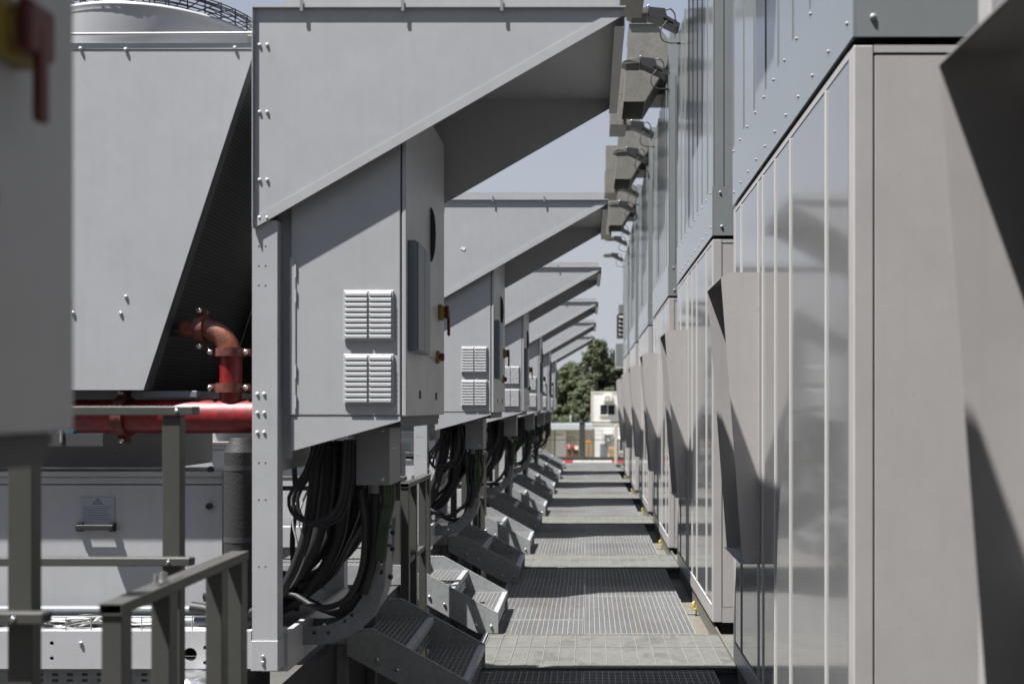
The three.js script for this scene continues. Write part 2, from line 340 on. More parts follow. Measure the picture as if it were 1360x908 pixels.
  mesh('stop_knob', [rod([dx + 0.016, E + 0.243, 0.80], [dx + 0.022, E + 0.243, 0.80], 0.014, 10), new THREE.CylinderGeometry(0.017, 0.021, 0.016, 14).rotateZ(-Math.PI / 2).translate(dx + 0.03, E + 0.243, -0.80)], mat.redKnob, es);
  mesh('lock_slots', [B(dx - 0.001, dx + 0.0025, E + 0.04, E + 0.075, 0.34, 0.37), B(dx - 0.001, dx + 0.0025, E + 0.04, E + 0.075, 0.78, 0.81)], mat.hole, door);
  // two louvred vents
  const slatW = 0.086, sh = new THREE.Shape(); sh.moveTo(0, 0); sh.lineTo(0.0066, 0.002); sh.lineTo(0.0062, 0.0115); sh.quadraticCurveTo(0.0055, 0.0165, 0, 0.0178); sh.closePath();
  const slat = boxUV(new THREE.ExtrudeGeometry(sh, { depth: slatW, bevelEnabled: false, curveSegments: 2 }).rotateY(-Math.PI / 2));
  slat.rotateY(0); // profile: outwards = +z after the turn
  for (const [ya, yc] of [[385, 452], [470, 537]]) {
    const cx = (PX(457, 3.88) + PX(523, 3.88)) / 2, w = 0.2, top = PY(ya, 3.88), bot = PY(yc, 3.88);
    const v = mesh('louvred_vent', [PZ(rect(cx - w / 2, cx + w / 2, bot, top), d0 - 0.009, 0.008, [], 0.003)], mat.grey, t);
    for (let c = 0; c < 2; c++) for (let k = 0; k < 9; k++) {
      const s = new THREE.Mesh(slat, mat.grey); s.name = 'slat'; s.castShadow = s.receiveShadow = true;
      s.position.set(cx + (c ? 0.004 + slatW : -0.006), bot + 0.008 + k * (top - bot - 0.012) / 9, -(d0 - 0.009)); v.add(s);
    }
  }
  // apron under the cabinet, bottom box for the cable glands
  mesh('apron', [PZ([[PX(388, 3.9), yb - 0.006], [PX(533, 3.9), yb - 0.006], [PX(533, 3.9), PY(559, 3.9)], [PX(388, 3.9), PY(599, 3.9)]], d0 + 0.001, 0.004), B(x0 + 0.005, x1, yb - 0.0055, yb - 0.001, d0 + 0.006, d1 - 0.01)], mat.grey, t);
  mesh('apron', PZ([[PX(388, 3.9), yb - 0.006], [PX(533, 3.9), yb - 0.006], [PX(533, 3.9), PY(559, 3.9)], [PX(388, 3.9), PY(599, 3.9)]], d1 - 0.008, 0.004), mat.grey, t);
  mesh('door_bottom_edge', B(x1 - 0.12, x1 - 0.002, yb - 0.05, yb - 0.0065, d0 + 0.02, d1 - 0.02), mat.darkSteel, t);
  const gb = mesh('gland_box', [B(PX(474, 4.05), PX(519, 4.05), PY(644, 4.05), yb - 0.051, 0.19, 0.42, 0.003)], mat.greyShaded ?? (mat.greyShaded = M([0.2, 0.2, 0.203], 0.5, { map: paintTex })), t);  // shade under the cabinet is painted into the box as a darker grey
  mesh('gland_box_screws', [[510, 572], [510, 636]].map(([x, y]) => ball(PX(x, 4.05), PY(y, 4.05), 0.189, 0.006, 0.6)).concat([[0.26, 0.15], [0.3, 0.15]].map(([d, h]) => ballX(PX(519, 4.05), PY(644, 4.05) + h, d, 0.006))), mat.bolt, gb);
  mesh('cable_glands', [rod([-0.9, PY(644, 4.05), 0.28], [-0.9, PY(644, 4.05) - 0.04, 0.28], 0.026, 12), rod([-0.845, PY(644, 4.05), 0.32], [-0.845, PY(644, 4.05) - 0.035, 0.32], 0.02, 12)], mat.galvDull, gb);
  return rebase(t, -0.98, 0.465, 0.55);
}
const cab = buildCabinet(); cab.position.z -= Z1 - S;
const cabLabel = k => `pale grey control cabinet under a sloping sheet hood, ${ORD[k]} from the far end fence`;
cab.userData.label = cabLabel(6);
for (let n = 0; n < 6; n++) copyOf(cab, 'control_cabinet', (n + 1) * S, cabLabel(5 - n));

{ // pale bird marks on two of the hoods
  const mk = (name, x, y, Z, k) => { const o = scene.getObjectByName(name), pts = []; for (let i = 0; i < 11; i++) { const a = i / 11 * 6.2832, r = (0.6 + 0.4 * ((i * 7 + k) % 5) / 4); pts.push([Math.cos(a) * r * 0.024, Math.sin(a) * r * 0.016]); } const m = mesh('white_mark', PZ(pts, 0, 0.0012), mat.white, o); m.position.set(PX(x, Z) - o.position.x, PY(y, Z) - o.position.y, -Z - o.position.z + 0.0006); };
  mk('control_cabinet_002', 615, 330, Z1 + S, 1); mk('control_cabinet_003', 742, 366, Z1 + 2 * S, 3);
}
// ---------------------------------------------------------------- cable bundles and trays under the cabinets
function buildCables(n) {
  const j = (a) => n ? rr(-a, a) : 0;
  const t = thing('cable_bundle', '', 'cables', 'cable bundles under the control cabinets');
  const y = 1.36;
  const C = (name, pts, r, m) => mesh(name, T(pts.map((p, i) => [p[0] + j(i ? 0.022 : 0.006), p[1] + (i ? j(0.03) : 0), p[2] + j(0.012)]), r * (1 + j(0.12)), 26, 7), m, t);
  // thick armoured cables sweeping down to the left
  const fat = [[460, 590, .30], [470, 596, .42], [482, 600, .5], [492, 604, .58], [452, 588, .66]];
  fat.forEach(([px, , d], i) => {
    const x = PX(px, 4.15), k = i * 0.035;
    C('power_cable', [[x, y, d], [x - 0.01, 1.12, d], [x - 0.05 - k, 0.92, d + 0.02], [x - 0.16 - k, 0.74, d + 0.05], [x - 0.30 - k, 0.63 + i * 0.01, d + 0.1], [x - 0.55, 0.60 + i * 0.012, d + 0.14]], 0.027, mat.cable);
  });
  for (let i = 0; i < 6; i++) {
    const x = PX(424 + i * 8, 4.1), d = 0.2 + i * 0.09, b = 0.66 + (i % 3) * 0.035;
    C('power_cable', [[x, y, d], [x - 0.015, 1.15, d], [x - 0.06, 0.92, d], [x - 0.17, b + 0.06, d + 0.04], [x - 0.3, b - 0.02, d + 0.05], [x - 0.55, b, d + 0.08]], 0.024 + (i % 2) * 0.006, mat.cable);
  }
  // loops that return upwards
  for (let i = 0; i < 4; i++) {
    const x = PX(474 + i * 4, 4.05), d = 0.24 + i * 0.05, b = 0.66 - i * 0.02;
    C('control_cable', [[x, y - 0.2, d], [x + 0.02, 1.0, d], [x, 0.8, d], [x - 0.07, b + 0.03, d + 0.01], [x - 0.18, b, d + 0.03], [x - 0.32, b + 0.05, d + 0.08], [x - 0.5, b + 0.02, d + 0.1]], 0.013, mat.cable);
  }
  for (let i = 0; i < 3; i++) {
    const x = PX(404 + i * 3, 4.0), d = 0.13 + i * 0.03;
    C('control_cable', [[x + 0.05, 1.36, d], [x + 0.01, 1.25, d], [x - 0.06, 1.13, d], [x - 0.035, 1.06 - i * 0.01, d], [x + 0.03, 1.035 - i * 0.012, d], [x + 0.12, 1.07 - i * 0.01, d], [x + 0.16, 1.18, d], [x + 0.17, 1.37, d]], 0.008, mat.cable);
  }
  for (let i = 0; i < 2; i++) { const x = PX(384 + i * 8, 4.0); C('sensor_cable', [[x + 0.1, 1.36, 0.2], [x + 0.05, 1.2, 0.2], [x, 1.05, 0.19], [x + 0.02, 0.9, 0.2], [x - 0.03, 0.78, 0.22], [x - 0.1, 0.7, 0.25]], 0.0045, mat.cableWhite); }
  C('sensor_cable', [[PX(392, 4.4), 1.36, 0.5], [PX(396, 4.4), 1.1, 0.5], [PX(392, 4.4), 0.9, 0.5], [PX(398, 4.4), 0.6, 0.5]], 0.012, mat.cable);
  // green earth cables into the tray
  for (let i = 0; i < 4; i++) { const x = PX(505 + i * 3.2, 4.1); C('earth_cable', [[x, 1.24, 0.27 + i * 0.012], [x + 0.01, 1.12, 0.27 + i * 0.012], [x - 0.005, 1.0, 0.26], [x - 0.02, 0.86, 0.262]], 0.011, mat.cableGreen); }
  C('power_cable', [[-0.9, 1.14, 0.28], [-0.9, 0.98, 0.275], [-0.915, 0.84, 0.27], [-0.95, 0.72, 0.265]], 0.022, mat.cable);
  each('cable_tie', [[PX(514, 4.1), 1.09], [PX(513, 4.1), 1.0], [PX(511, 4.1), 0.92]].map(([x, yy]) => new THREE.TorusGeometry(0.03, 0.0035, 5, 14).rotateX(Math.PI / 2).translate(x - 0.01, yy, -0.28)), mat.black, t);
  return rebase(t, -1.0, 0.6, 0.4);
}
function buildTray() {
  const t = thing('cable_tray', '', 'cable tray', 'perforated cable trays under the control cabinets');
  const d = 0.285, cx = -1.15, cy = 0.79, ro = 0.29, ri = 0.212, pts = [[-0.835, 1.02], [-0.935, 1.02]];
  const outer = [], inner = [], A = [0.0, -0.2, -0.45, -0.75, -1.05, -1.35, -1.5708];
  for (const a of A) { outer.push([cx + ro * Math.cos(a), cy + ro * Math.sin(a)]); inner.push([cx + ri * Math.cos(a), cy + ri * Math.sin(a)]); }
  const shape = [[-0.845, 1.02], ...outer.map(p => p), [-1.45, cy - ro], [-1.45, cy - ri], ...inner.reverse(), [-0.923, 1.02]];
  const holes = [];
  for (let i = 0; i < 5; i++) for (const o of [0.0, 0.034]) { const x = -0.912 + o - i * 0.001, yy = 0.985 - i * 0.042; holes.push([[x, yy - 0.02], [x + 0.012, yy - 0.018], [x + 0.014, yy], [x + 0.002, yy]]); }
  for (const [x, yy] of [[-1.0, 0.625], [-1.03, 0.6], [-1.1, 0.55], [-1.16, 0.55]]) holes.push(circ(x, yy, 0.008, 8));
  mesh('tray_side', PZ(shape, d, 0.003, holes), mat.galvDull, t);
  mesh('tray_side', PZ(shape, d + 0.16, 0.003, holes), mat.galvDull, t);
  const web = outer.map(p => p); // floor of the tray follows the outer bend
  const g = []; for (let i = 0; i + 1 < web.length; i++) { const [ax, ay] = web[i], [bx, by] = web[i + 1]; const L = Math.hypot(bx - ax, by - ay); g.push(new THREE.BoxGeometry(L, 0.003, 0.156).rotateZ(Math.atan2(by - ay, bx - ax)).translate((ax + bx) / 2, (ay + by) / 2, -(d + 0.0815))); }
  g.push(B(-1.45, cx, cy - ro - 0.001, cy - ro + 0.002, d + 0.004, d + 0.159), B(-0.862, -0.859, cy, 1.02, d + 0.004, d + 0.159));
  mesh('tray_floor', g, mat.galvDull, t);
  each('tray_bolt', [[-0.85, 0.97], [-0.852, 0.9], [-0.86, 0.78]].map(([x, yy]) => ballX(x + 0.016, yy, d + 0.04, 0.012, 1)), mat.black, t);
  return rebase(t, -1.1, 0.5, 0.3);
}
const cables = buildCables(0), tray = buildTray();
cables.position.z -= Z1; tray.position.z -= Z1;
cables.userData.label = 'black cable loops hanging below the sixth control cabinet from the far end fence';
tray.userData.label = 'curved galvanised cable tray below the sixth control cabinet from the far end fence';
for (let n = 1; n < 6; n++) {
  const cb = buildCables(n); cb.position.z -= Z1 + n * S; cb.userData.label = `black cable loops hanging below the ${ORD[5 - n]} control cabinet from the far end fence`;
  if (n < 4) copyOf(tray, 'cable_tray', n * S, `curved galvanised cable tray below the ${ORD[5 - n]} control cabinet from the far end fence`);
}

// ---------------------------------------------------------------- steel steps up to the machine level
function buildSteps() {
  const t = thing('steel_steps', '', 'steps', 'galvanised steps beside the walkway');
  const w = 0.775, out = [[-0.593, 0.006], [-0.593, 0.141], [-1.07, 0.404], [-1.2, 0.404], [-1.2, 0.27], [-0.727, 0.006]];
  for (const d of [0, w - 0.006]) {
    const s = mesh('stringer', PZ(out, d, 0.006, [], 0.001), mat.galv, t);
    mesh('stringer_bolts', [[-0.64, 0.055], [-0.74, 0.062], [-0.95, 0.2], [-1.05, 0.25]].map(([x, y]) => ball(x, y, d === 0 ? -0.003 : d + 0.009, 0.0105, 0.8)), mat.bolt, s);
  }
  const tg = gratingGeo(0.26, w - 0.016, 0.028, 0.03, 0.026, 0.006);
  for (const [xn, y] of [[-0.596, 0.135], [-0.888, 0.295]]) {
    const tr = new THREE.Mesh(tg, mat.grate); tr.name = 'tread'; tr.castShadow = tr.receiveShadow = true; tr.position.set(xn - 0.165, y, -w / 2); t.add(tr);
    mesh('nosing', B(xn - 0.034, xn, y - 0.036, y + 0.004, 0.007, w - 0.007, 0.003), mat.galv, t);
    const holes = []; for (let i = 0; i < 9; i++) for (let j = 0; j < 3; j++) holes.push(rect(0.05 + i * 0.077, 0.105 + i * 0.077, y - 0.062 - j * 0.024, y - 0.048 - j * 0.024));
    mesh('riser', PXp([[0.008, y - 0.125], [w - 0.008, y - 0.125], [w - 0.008, y - 0.037], [0.008, y - 0.037]].map(([a, b]) => [a, b]), xn - 0.02, 0.003, holes.map(h => h.map(([a, b]) => [a, b]))), mat.galvDull, t);
  }
  const lg = gratingGeo(0.9, w - 0.016, 0.03, 0.03, 0.028);
  const la = new THREE.Mesh(lg, mat.grate); la.name = 'landing'; la.castShadow = la.receiveShadow = true; la.position.set(-1.66, 0.455, -w / 2); t.add(la);
  mesh('landing_edge', [B(-1.208, -1.202, 0.33, 0.458, 0.004, w - 0.004), B(-2.12, -1.21, 0.33, 0.458, -0.006, 0)], mat.galv, t);
  each('landing_leg', [B(-1.26, -1.21, -0.54, 0.329, 0.03, 0.08), B(-1.26, -1.21, -0.54, 0.329, w - 0.08, w - 0.03)], mat.galvDull, t);
  return rebase(t, -0.9, 0.006, w / 2);
}
const steps = buildSteps(), s0 = steps.position.z;
const stepZ = []; for (let n = 0; n < 6; n++) stepZ.push(4.87 + n * S, 6.5 + n * S);
stepZ.forEach((z, i) => {
  const lab = `two-tread galvanised steel steps, ${ORD[11 - i]} flight from the far end fence`;
  if (i === 0) { steps.position.z = s0 - z; steps.userData.label = lab; } else { copyOf(steps, 'steel_steps', z - stepZ[0], lab); }
});

// ---------------------------------------------------------------- guard rails between the flights of steps
function buildGuard() {
  const t = thing('guard_rail', '', 'railing', 'olive grey guard rails between the steps');
  const tube = (x0, x1, y0, y1, d0, d1) => B(x0, x1, y0, y1, d0, d1, 0.003);
  const xr = -1.28, N = 2.2, F = 3.0;
  for (const d of [N, F]) {
    mesh('post', tube(xr - 0.028, xr + 0.028, 0.325, 1.477, d + 0.002, d + 0.042), mat.rail, t);
    const tr = mesh('top_rail', tube(-3.2, -1.21, 1.478, 1.506, d - 0.006, d + 0.05), mat.rail, t);
    const mr = mesh('mid_rail', tube(-3.2, -1.21, 1.02, 1.046, d - 0.03, d), mat.rail, t);
    mesh('rail_bolts', [ball(xr + 0.02, 1.492, d - 0.0075, 0.006, 0.6)], mat.bolt, tr);
    mesh('rail_bolts', [ball(xr + 0.005, 1.033, d - 0.0315, 0.006, 0.6)], mat.bolt, mr);
    mesh('end_cap', B(-1.2095, -1.205, 1.022, 1.044, d - 0.028, d - 0.002), mat.black, mr);
  }
  const tr = mesh('cross_rail', [PZ(rect(-1.10, -1.048, 1.034, 1.06), 2.2, 0.82, [rect(-1.097, -1.051, 1.037, 1.057)])], mat.rail, t);
  for (const [d, x] of [[2.204, 0], [2.45, 0.002], [2.80, 0.002], [2.966, 0]]) mesh('post', tube(-1.098 + x, -1.05 + x, -0.5, 1.0335, d, d + 0.05), mat.rail, t);
  mesh('lower_rail', [tube(-1.094, -1.054, 0.58, 0.61, 2.255, 2.449), tube(-1.094, -1.054, 0.58, 0.61, 2.501, 2.799)], mat.rail, t);
  mesh('clamp_bolts', [[2.42, 0.03], [2.455, 0.03], [2.47, 0.024]].map(([d, h]) => rod([-1.07, 1.06, d], [-1.068, 1.06 + h, d], 0.006, 8)).concat([B(-1.08, -1.062, 1.0605, 1.067, 2.415, 2.475), B(-1.078, -1.06, 1.0605, 1.064, 2.5, 2.56)]), mat.bolt, tr);
  return rebase(t, -1.1, -0.5, 2.6);
}
const guard = buildGuard();
guard.userData.label = `olive grey tubular guard rail between steps, ${ORD[5]} from the far end fence`;
for (let n = 1; n < 6; n++) copyOf(guard, 'guard_rail', n * S, `olive grey tubular guard rail between steps, ${ORD[5 - n]} from the far end fence`);

// ---------------------------------------------------------------- chillers
function labelTexture() {
  const c = document.createElement('canvas'); c.width = 256; c.height = 256; const x = c.getContext('2d');
  x.fillStyle = '#8f949b'; x.fillRect(0, 0, 256, 256); x.strokeStyle = '#30343a'; x.lineWidth = 6;
  x.beginPath(); x.moveTo(128, 16); x.lineTo(162, 74); x.lineTo(94, 74); x.closePath(); x.stroke();
  x.lineWidth = 5; x.beginPath(); x.moveTo(132, 32); x.lineTo(124, 50); x.lineTo(134, 50); x.lineTo(126, 66); x.stroke();
  x.lineWidth = 4; for (let i = 0; i < 8; i++) { x.beginPath(); x.moveTo(18, 100 + i * 19); x.lineTo(238 - (i * 53) % 40, 100 + i * 19); x.stroke(); }
  const t = new THREE.CanvasTexture(c); t.colorSpace = THREE.SRGBColorSpace; return t;
}
function quad(x0, x1, y0, y1, d) { const g = new THREE.PlaneGeometry(x1 - x0, y1 - y0).translate((x0 + x1) / 2, (y0 + y1) / 2, -d).toNonIndexed(); g.userData.keepUV = true; return g; }
const labelMat = M([1, 1, 1], 0.5, { map: labelTexture() });
const CH0 = 4.1;
function buildChiller() {
  const t = thing('chiller', '', 'chiller', 'air cooled chillers behind the control cabinets');
  const Z = CH0, d0 = 0, L = 0.92;
  const xr = PX(338, Z), xb = PX(190, Z), xl = xr - 2.25, yt = PY(66, Z), yb = PY(518, Z);
  const xbl = xl + (xr - xb);
  // sloping end panels
  for (const d of [0, L]) {
    const p = mesh('end_panel', PZ([[xb, yb], [xr, yt], [xl, yt], [xbl, yb]], d, 0.004, [], 0.001), mat.grey, t);
    mesh('panel_bolts', [[167, 394], [160, 416], [90, 394], [97, 416]].map(([x, y]) => ball(PX(x, Z), PY(y, Z), d ? d + 0.006 : -0.002, 0.0085, 0.7)), mat.bolt, p);
  }
  const deckTop = PY(57, Z);
  mesh('top_deck', [B(xl, xr + 0.02, yt + 0.001, deckTop, -0.0025, L + 0.0025, 0.002)], mat.greyLight, t);
  mesh('deck_bolts', [[107, 65], [167, 66], [312, 64]].map(([x, y]) => ball(PX(x, Z), PY(y, Z), -0.005, 0.008, 0.8)), mat.boltPaint, t);
  // coils
  const co = (s) => { const cx = s > 0 ? 0 : 1, f = (x) => s > 0 ? x : xl + xr - x; const th = 0.05;
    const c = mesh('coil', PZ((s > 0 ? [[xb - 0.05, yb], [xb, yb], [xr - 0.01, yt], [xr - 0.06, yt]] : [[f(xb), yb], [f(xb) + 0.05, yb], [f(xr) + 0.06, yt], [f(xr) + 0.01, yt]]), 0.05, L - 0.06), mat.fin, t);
    mesh('coil_edge', [PZ((s > 0 ? [[xb - 0.06, yb], [xb + 0.012, yb], [xr - 0.0, yt], [xr - 0.07, yt]] : [[f(xb), yb], [f(xb) + 0.06, yb], [f(xr) + 0.07, yt], [f(xr), yt]]), 0.0045, 0.045)], mat.darkSteel, c);
    return c; };
  co(1); co(-1);
  mesh('coil_foot', [B(xb - 0.03, xb + 0.2, yb - 0.03, yb - 0.002, 0.06, L - 0.05, 0.003)], mat.slate, t);
  // conduit on the deck
  mesh('conduit', [rod([xl, PY(49, Z), -0.01], [xr + 0.01, PY(45, Z), -0.01], 0.006, 8), B(xr - 0.03, xr + 0.005, deckTop + 0.0005, deckTop + 0.05, -0.002, 0.04)], mat.cableWhite, t);
  // fans
  for (const fx of [-2.0, -3.05]) {
    const fz = 0.485, r = 0.475, base = deckTop, top = deckTop + 0.178;
    const s = new THREE.LatheGeometry([[r - 0.02, 0], [r, 0], [r, 0.15], [r + 0.008, 0.165], [r + 0.008, 0.178], [r - 0.02, 0.178], [r - 0.02, 0]].map(p => new THREE.Vector2(...p)), 72).translate(fx, base, -fz);
    const sh = mesh('fan_shroud', s, mat.grey, t);
    const g = [];
    for (let k = 1; k <= 12; k++) g.push(new THREE.TorusGeometry(r * k / 12, 0.0028, 4, 48).rotateX(Math.PI / 2).translate(fx, top + 0.085 - 0.012 * (k > 10 ? k - 10 : 0), -fz));
    for (let k = 1; k <= 4; k++) g.push(new THREE.TorusGeometry(r, 0.003, 4, 56).rotateX(Math.PI / 2).translate(fx, top + 0.018 * k, -fz));
    for (let k = 0; k < 40; k++) { const a = k / 40 * 6.2832, c = Math.cos(a) * r, q = Math.sin(a) * r; g.push(rod([fx + c, top - 0.01, fz + q], [fx + c, top + 0.075, fz + q], 0.003, 4), rod([fx + c, top + 0.075, fz + q], [fx + c * 0.1, top + 0.09, fz + q * 0.1], 0.003, 4)); }
    mesh('fan_guard', g, mat.black, sh);
    const b = []; for (let k = 0; k < 6; k++) { const a = k / 6 * 6.2832; b.push(new THREE.BoxGeometry(r * 0.78, 0.006, 0.12).rotateX(0.5).translate(r * 0.52, 0, 0).rotateY(a).translate(fx, base + 0.08, -fz)); }
    b.push(new THREE.CylinderGeometry(0.11, 0.11, 0.15, 20).translate(fx, base + 0.08, -fz));
    mesh('fan_blades', b, mat.black, sh);
  }
  // base: compressor enclosure
  const bx = PX(295, 4.25), d1 = 0.15, e = 4.25;
  const bb = mesh('compressor_panel', [B(bx - 1.9, bx, PY(836, e), PY(633, e), d1, L - 0.05, 0.003)], mat.grey, t);
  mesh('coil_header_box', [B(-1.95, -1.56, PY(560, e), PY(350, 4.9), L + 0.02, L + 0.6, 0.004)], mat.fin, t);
  mesh('panel_lip', [B(bx - 1.9, bx + 0.001, PY(632.5, e), PY(626, e), d1 - 0.012, d1 + 0.05)], mat.greyLight, bb);
  mesh('panel_groove', [B(bx - 1.9, bx - 0.002, PY(644, e), PY(642.5, e), d1 - 0.0008, d1 + 0.001)], mat.seal, bb);
  mesh('panel_handle', [B(PX(104, e), PX(154, e), PY(703, e), PY(696, e), d1 - 0.032, d1 - 0.022, 0.003), B(PX(104, e), PX(111, e), PY(705, e), PY(694, e), d1 - 0.022, d1 - 0.0005), B(PX(147, e), PX(154, e), PY(705, e), PY(694, e), d1 - 0.022, d1 - 0.0005)], mat.black, bb);
  mesh('warning_label', quad(PX(107, e), PX(152, e), PY(692, e), PY(660, e), d1 - 0.003), labelMat, bb);
  mesh('panel_latches', [[280, 623], [278, 672], [278, 796]].map(([x, y]) => rod([PX(x, e), PY(y, e), d1 - 0.012], [PX(x, e), PY(y, e), d1 + 0.001], 0.014, 12)), mat.black, bb);
  mesh('upper_recess', [B(bx - 1.8, xb - 0.04, PY(625.5, e), yb - 0.003, d1 + 0.27, L - 0.06)], mat.grey, t);
  const cf = 4.05, holes = [[68, 854], [68, 874], [272, 860], [272, 880]].map(([x, y]) => circ(PX(x, cf), PY(y, cf), 0.009, 10)).concat([circ(PX(252, cf), PY(869, cf), 0.028, 18)]);
  const fr = mesh('base_channel', [PZ(rect(-3.9, PX(333, cf), PY(888, cf), PY(838, cf)), -0.05, 0.005, holes), B(-3.9, PX(333, cf), PY(838, cf) - 0.005, PY(838, cf), -0.0445, 0.04), B(-3.9, PX(333, cf), PY(888, cf), PY(888, cf) + 0.005, -0.0445, 0.04)], mat.greyLight, t);
  mesh('base_channel', B(-3.9, PX(333, cf), PY(888, cf), PY(838, cf), L - 0.1, L - 0.095), mat.greyLight, t);
  mesh('channel_bolt', ball(PX(107, cf), PY(854, cf), -0.053, 0.009, 0.7), mat.bolt, fr);
  mesh('base_skid', [B(-3.8, -1.6, 0.0, PY(889, cf), 0.1, L - 0.1), B(-3.6, -3.5, -0.55, -0.001, 0.15, 0.25), B(-1.8, -1.7, -0.55, -0.001, 0.15, 0.25), B(-3.6, -3.5, -0.55, -0.001, L - 0.3, L - 0.2), B(-1.8, -1.7, -0.55, -0.001, L - 0.3, L - 0.2)], mat.darkSteel, t);
  const slots = []; for (let i = 0; i < 34; i++) slots.push(rect(-3.6 + i * 0.062, -3.575 + i * 0.062, PY(900, cf), PY(896, cf)), rect(-3.6 + i * 0.062, -3.575 + i * 0.062, PY(908, cf), PY(904, cf)));
  mesh('perforated_rail', [PZ(rect(-3.7, -1.45, PY(920, cf), PY(890.5, cf)), -0.02, 0.003, slots)], mat.galvDull, t);
  return rebase(t, -2.4, -0.55, 0.46);
}
const chiller = buildChiller(); chiller.position.z -= CH0;
const chLabel = k => `grey chiller with sloping coils and roof fans, ${ORD[k]} from the far end fence`;
chiller.userData.label = chLabel(5);
for (let n = 1; n < 6; n++) copyOf(chiller, 'chiller', n * S, chLabel(5 - n));

// pipework beside the nearest chiller
{
  const Z = 4.2, t = thing('red_pipework', 'glossy red water pipes with grooved couplings beside the chiller end panel', 'pipes');
  const y0 = PY(553, Z), r0 = 0.072;
  mesh('header_pipe', rod([-3.4, y0, Z], [-1.35, y0, Z], r0, 28), mat.redPaint, t);
  const xr = PX(306, Z), yE = PY(437, Z), rr_ = 0.046;
  mesh('riser_pipe', rod([xr, y0 + 0.03, Z], [xr, PY(470, Z), Z], rr_, 22), mat.redPaint, t);
  const bend = 0.125, pts = []; for (let i = 0; i <= 10; i++) { const a = i / 10 * Math.PI / 2; pts.push([xr - bend + bend * Math.cos(a), yE - bend + bend * Math.sin(a), Z]); }
  mesh('elbow', T([[xr, PY(471, Z), Z], ...pts, [PX(262, Z), yE, Z]], rr_, 30, 20), mat.redElbow, t);
  mesh('stub_pipe', [rod([PX(264, Z), yE, Z], [PX(246, Z), yE, Z], 0.036, 18), new THREE.SphereGeometry(0.036, 16, 10).translate(PX(246, Z), yE, -Z)], mat.redElbow, t);
  mesh('coil_inlet', rod([PX(246, Z), yE, Z], [PX(170, Z), yE, Z], 0.027, 16), mat.black, t);
  const coup = (pos, ax, r, w) => {
    const g = new THREE.CylinderGeometry(r + 0.016, r + 0.016, w, 24), ears = [-1, 1].map(s => new THREE.BoxGeometry(0.034, w * 0.8, 0.045).translate(s * (r + 0.026), 0, 0)); const bolts = [-1, 1].map(s => new THREE.SphereGeometry(0.013, 8, 6).translate(s * (r + 0.03), 0, 0.034)), nuts = [-1, 1].map(s => new THREE.CylinderGeometry(0.007, 0.007, 0.1, 8).rotateX(Math.PI / 2).translate(s * (r + 0.03), 0, 0));
    const all = [g, ...ears, ...bolts, ...nuts]; const q = ax === 'x' ? new THREE.Matrix4().makeRotationZ(Math.PI / 2) : new THREE.Matrix4();
    for (const k of all) k.applyMatrix4(q).translate(pos[0], pos[1], -pos[2]);
    const c = mesh('coupling', [g, ...ears], mat.redClamp, t); each('coupling_bolt', bolts.map((b, i) => [b, nuts[i]]), mat.bolt, c);
  };
  coup([PX(268, Z), yE, Z], 'x', rr_, 0.036); coup([xr, PY(468, Z), Z], 'y', rr_, 0.036); coup([xr, PY(515, Z), Z], 'y', rr_, 0.04); coup([PX(165, Z), y0, Z], 'x', r0, 0.044);
  rebase(t, -2.2, y0 - r0, Z);
}
{
  const t = thing('pipe_support', 'short dark bracket with bolt holding up the red header pipe', 'bracket'), Z = 4.1;
  mesh('bracket_arm', [PZ(rect(PX(66, Z), PX(139, Z), PY(592, Z), PY(577, Z)), 4.08, 0.005), B(PX(66, Z), PX(139, Z), PY(577, Z), PY(575.5, Z), 4.08, 4.12)], mat.darkSteel, t);
  mesh('pad', B(PX(78, Z), PX(100, Z), PY(575.3, Z), PY(571, Z), 4.08, 4.12), M([0.02, 0.08, 0.11], 0.6), t);
  mesh('threaded_rod', rod([PX(85, Z), PY(587, Z), 4.076], [PX(85, Z), PY(569, Z), 4.076], 0.006), mat.bolt, t);
  rebase(t, PX(100, Z), PY(592, Z), 4.1);
}
{
  const t = thing('insulated_pipe', 'thick dark insulated riser standing behind the grey cabinet post', 'pipe'), Z = 4.13;
  mesh('jacket', [rod([PX(319, Z), 0.36, Z], [PX(319, Z), PY(600, Z), Z], 0.066, 24), new THREE.CylinderGeometry(0.04, 0.066, 0.06, 24).translate(PX(319, Z), PY(600, Z) + 0.03, -Z)], mat.insul, t);
  each('jacket_band', [0.6, 0.95, 1.25].map(y => new THREE.CylinderGeometry(0.0675, 0.0675, 0.02, 24).translate(PX(319, Z), y, -Z)), mat.darkSteel, t);
  rebase(t, PX(319, Z), 0.36, Z);
}
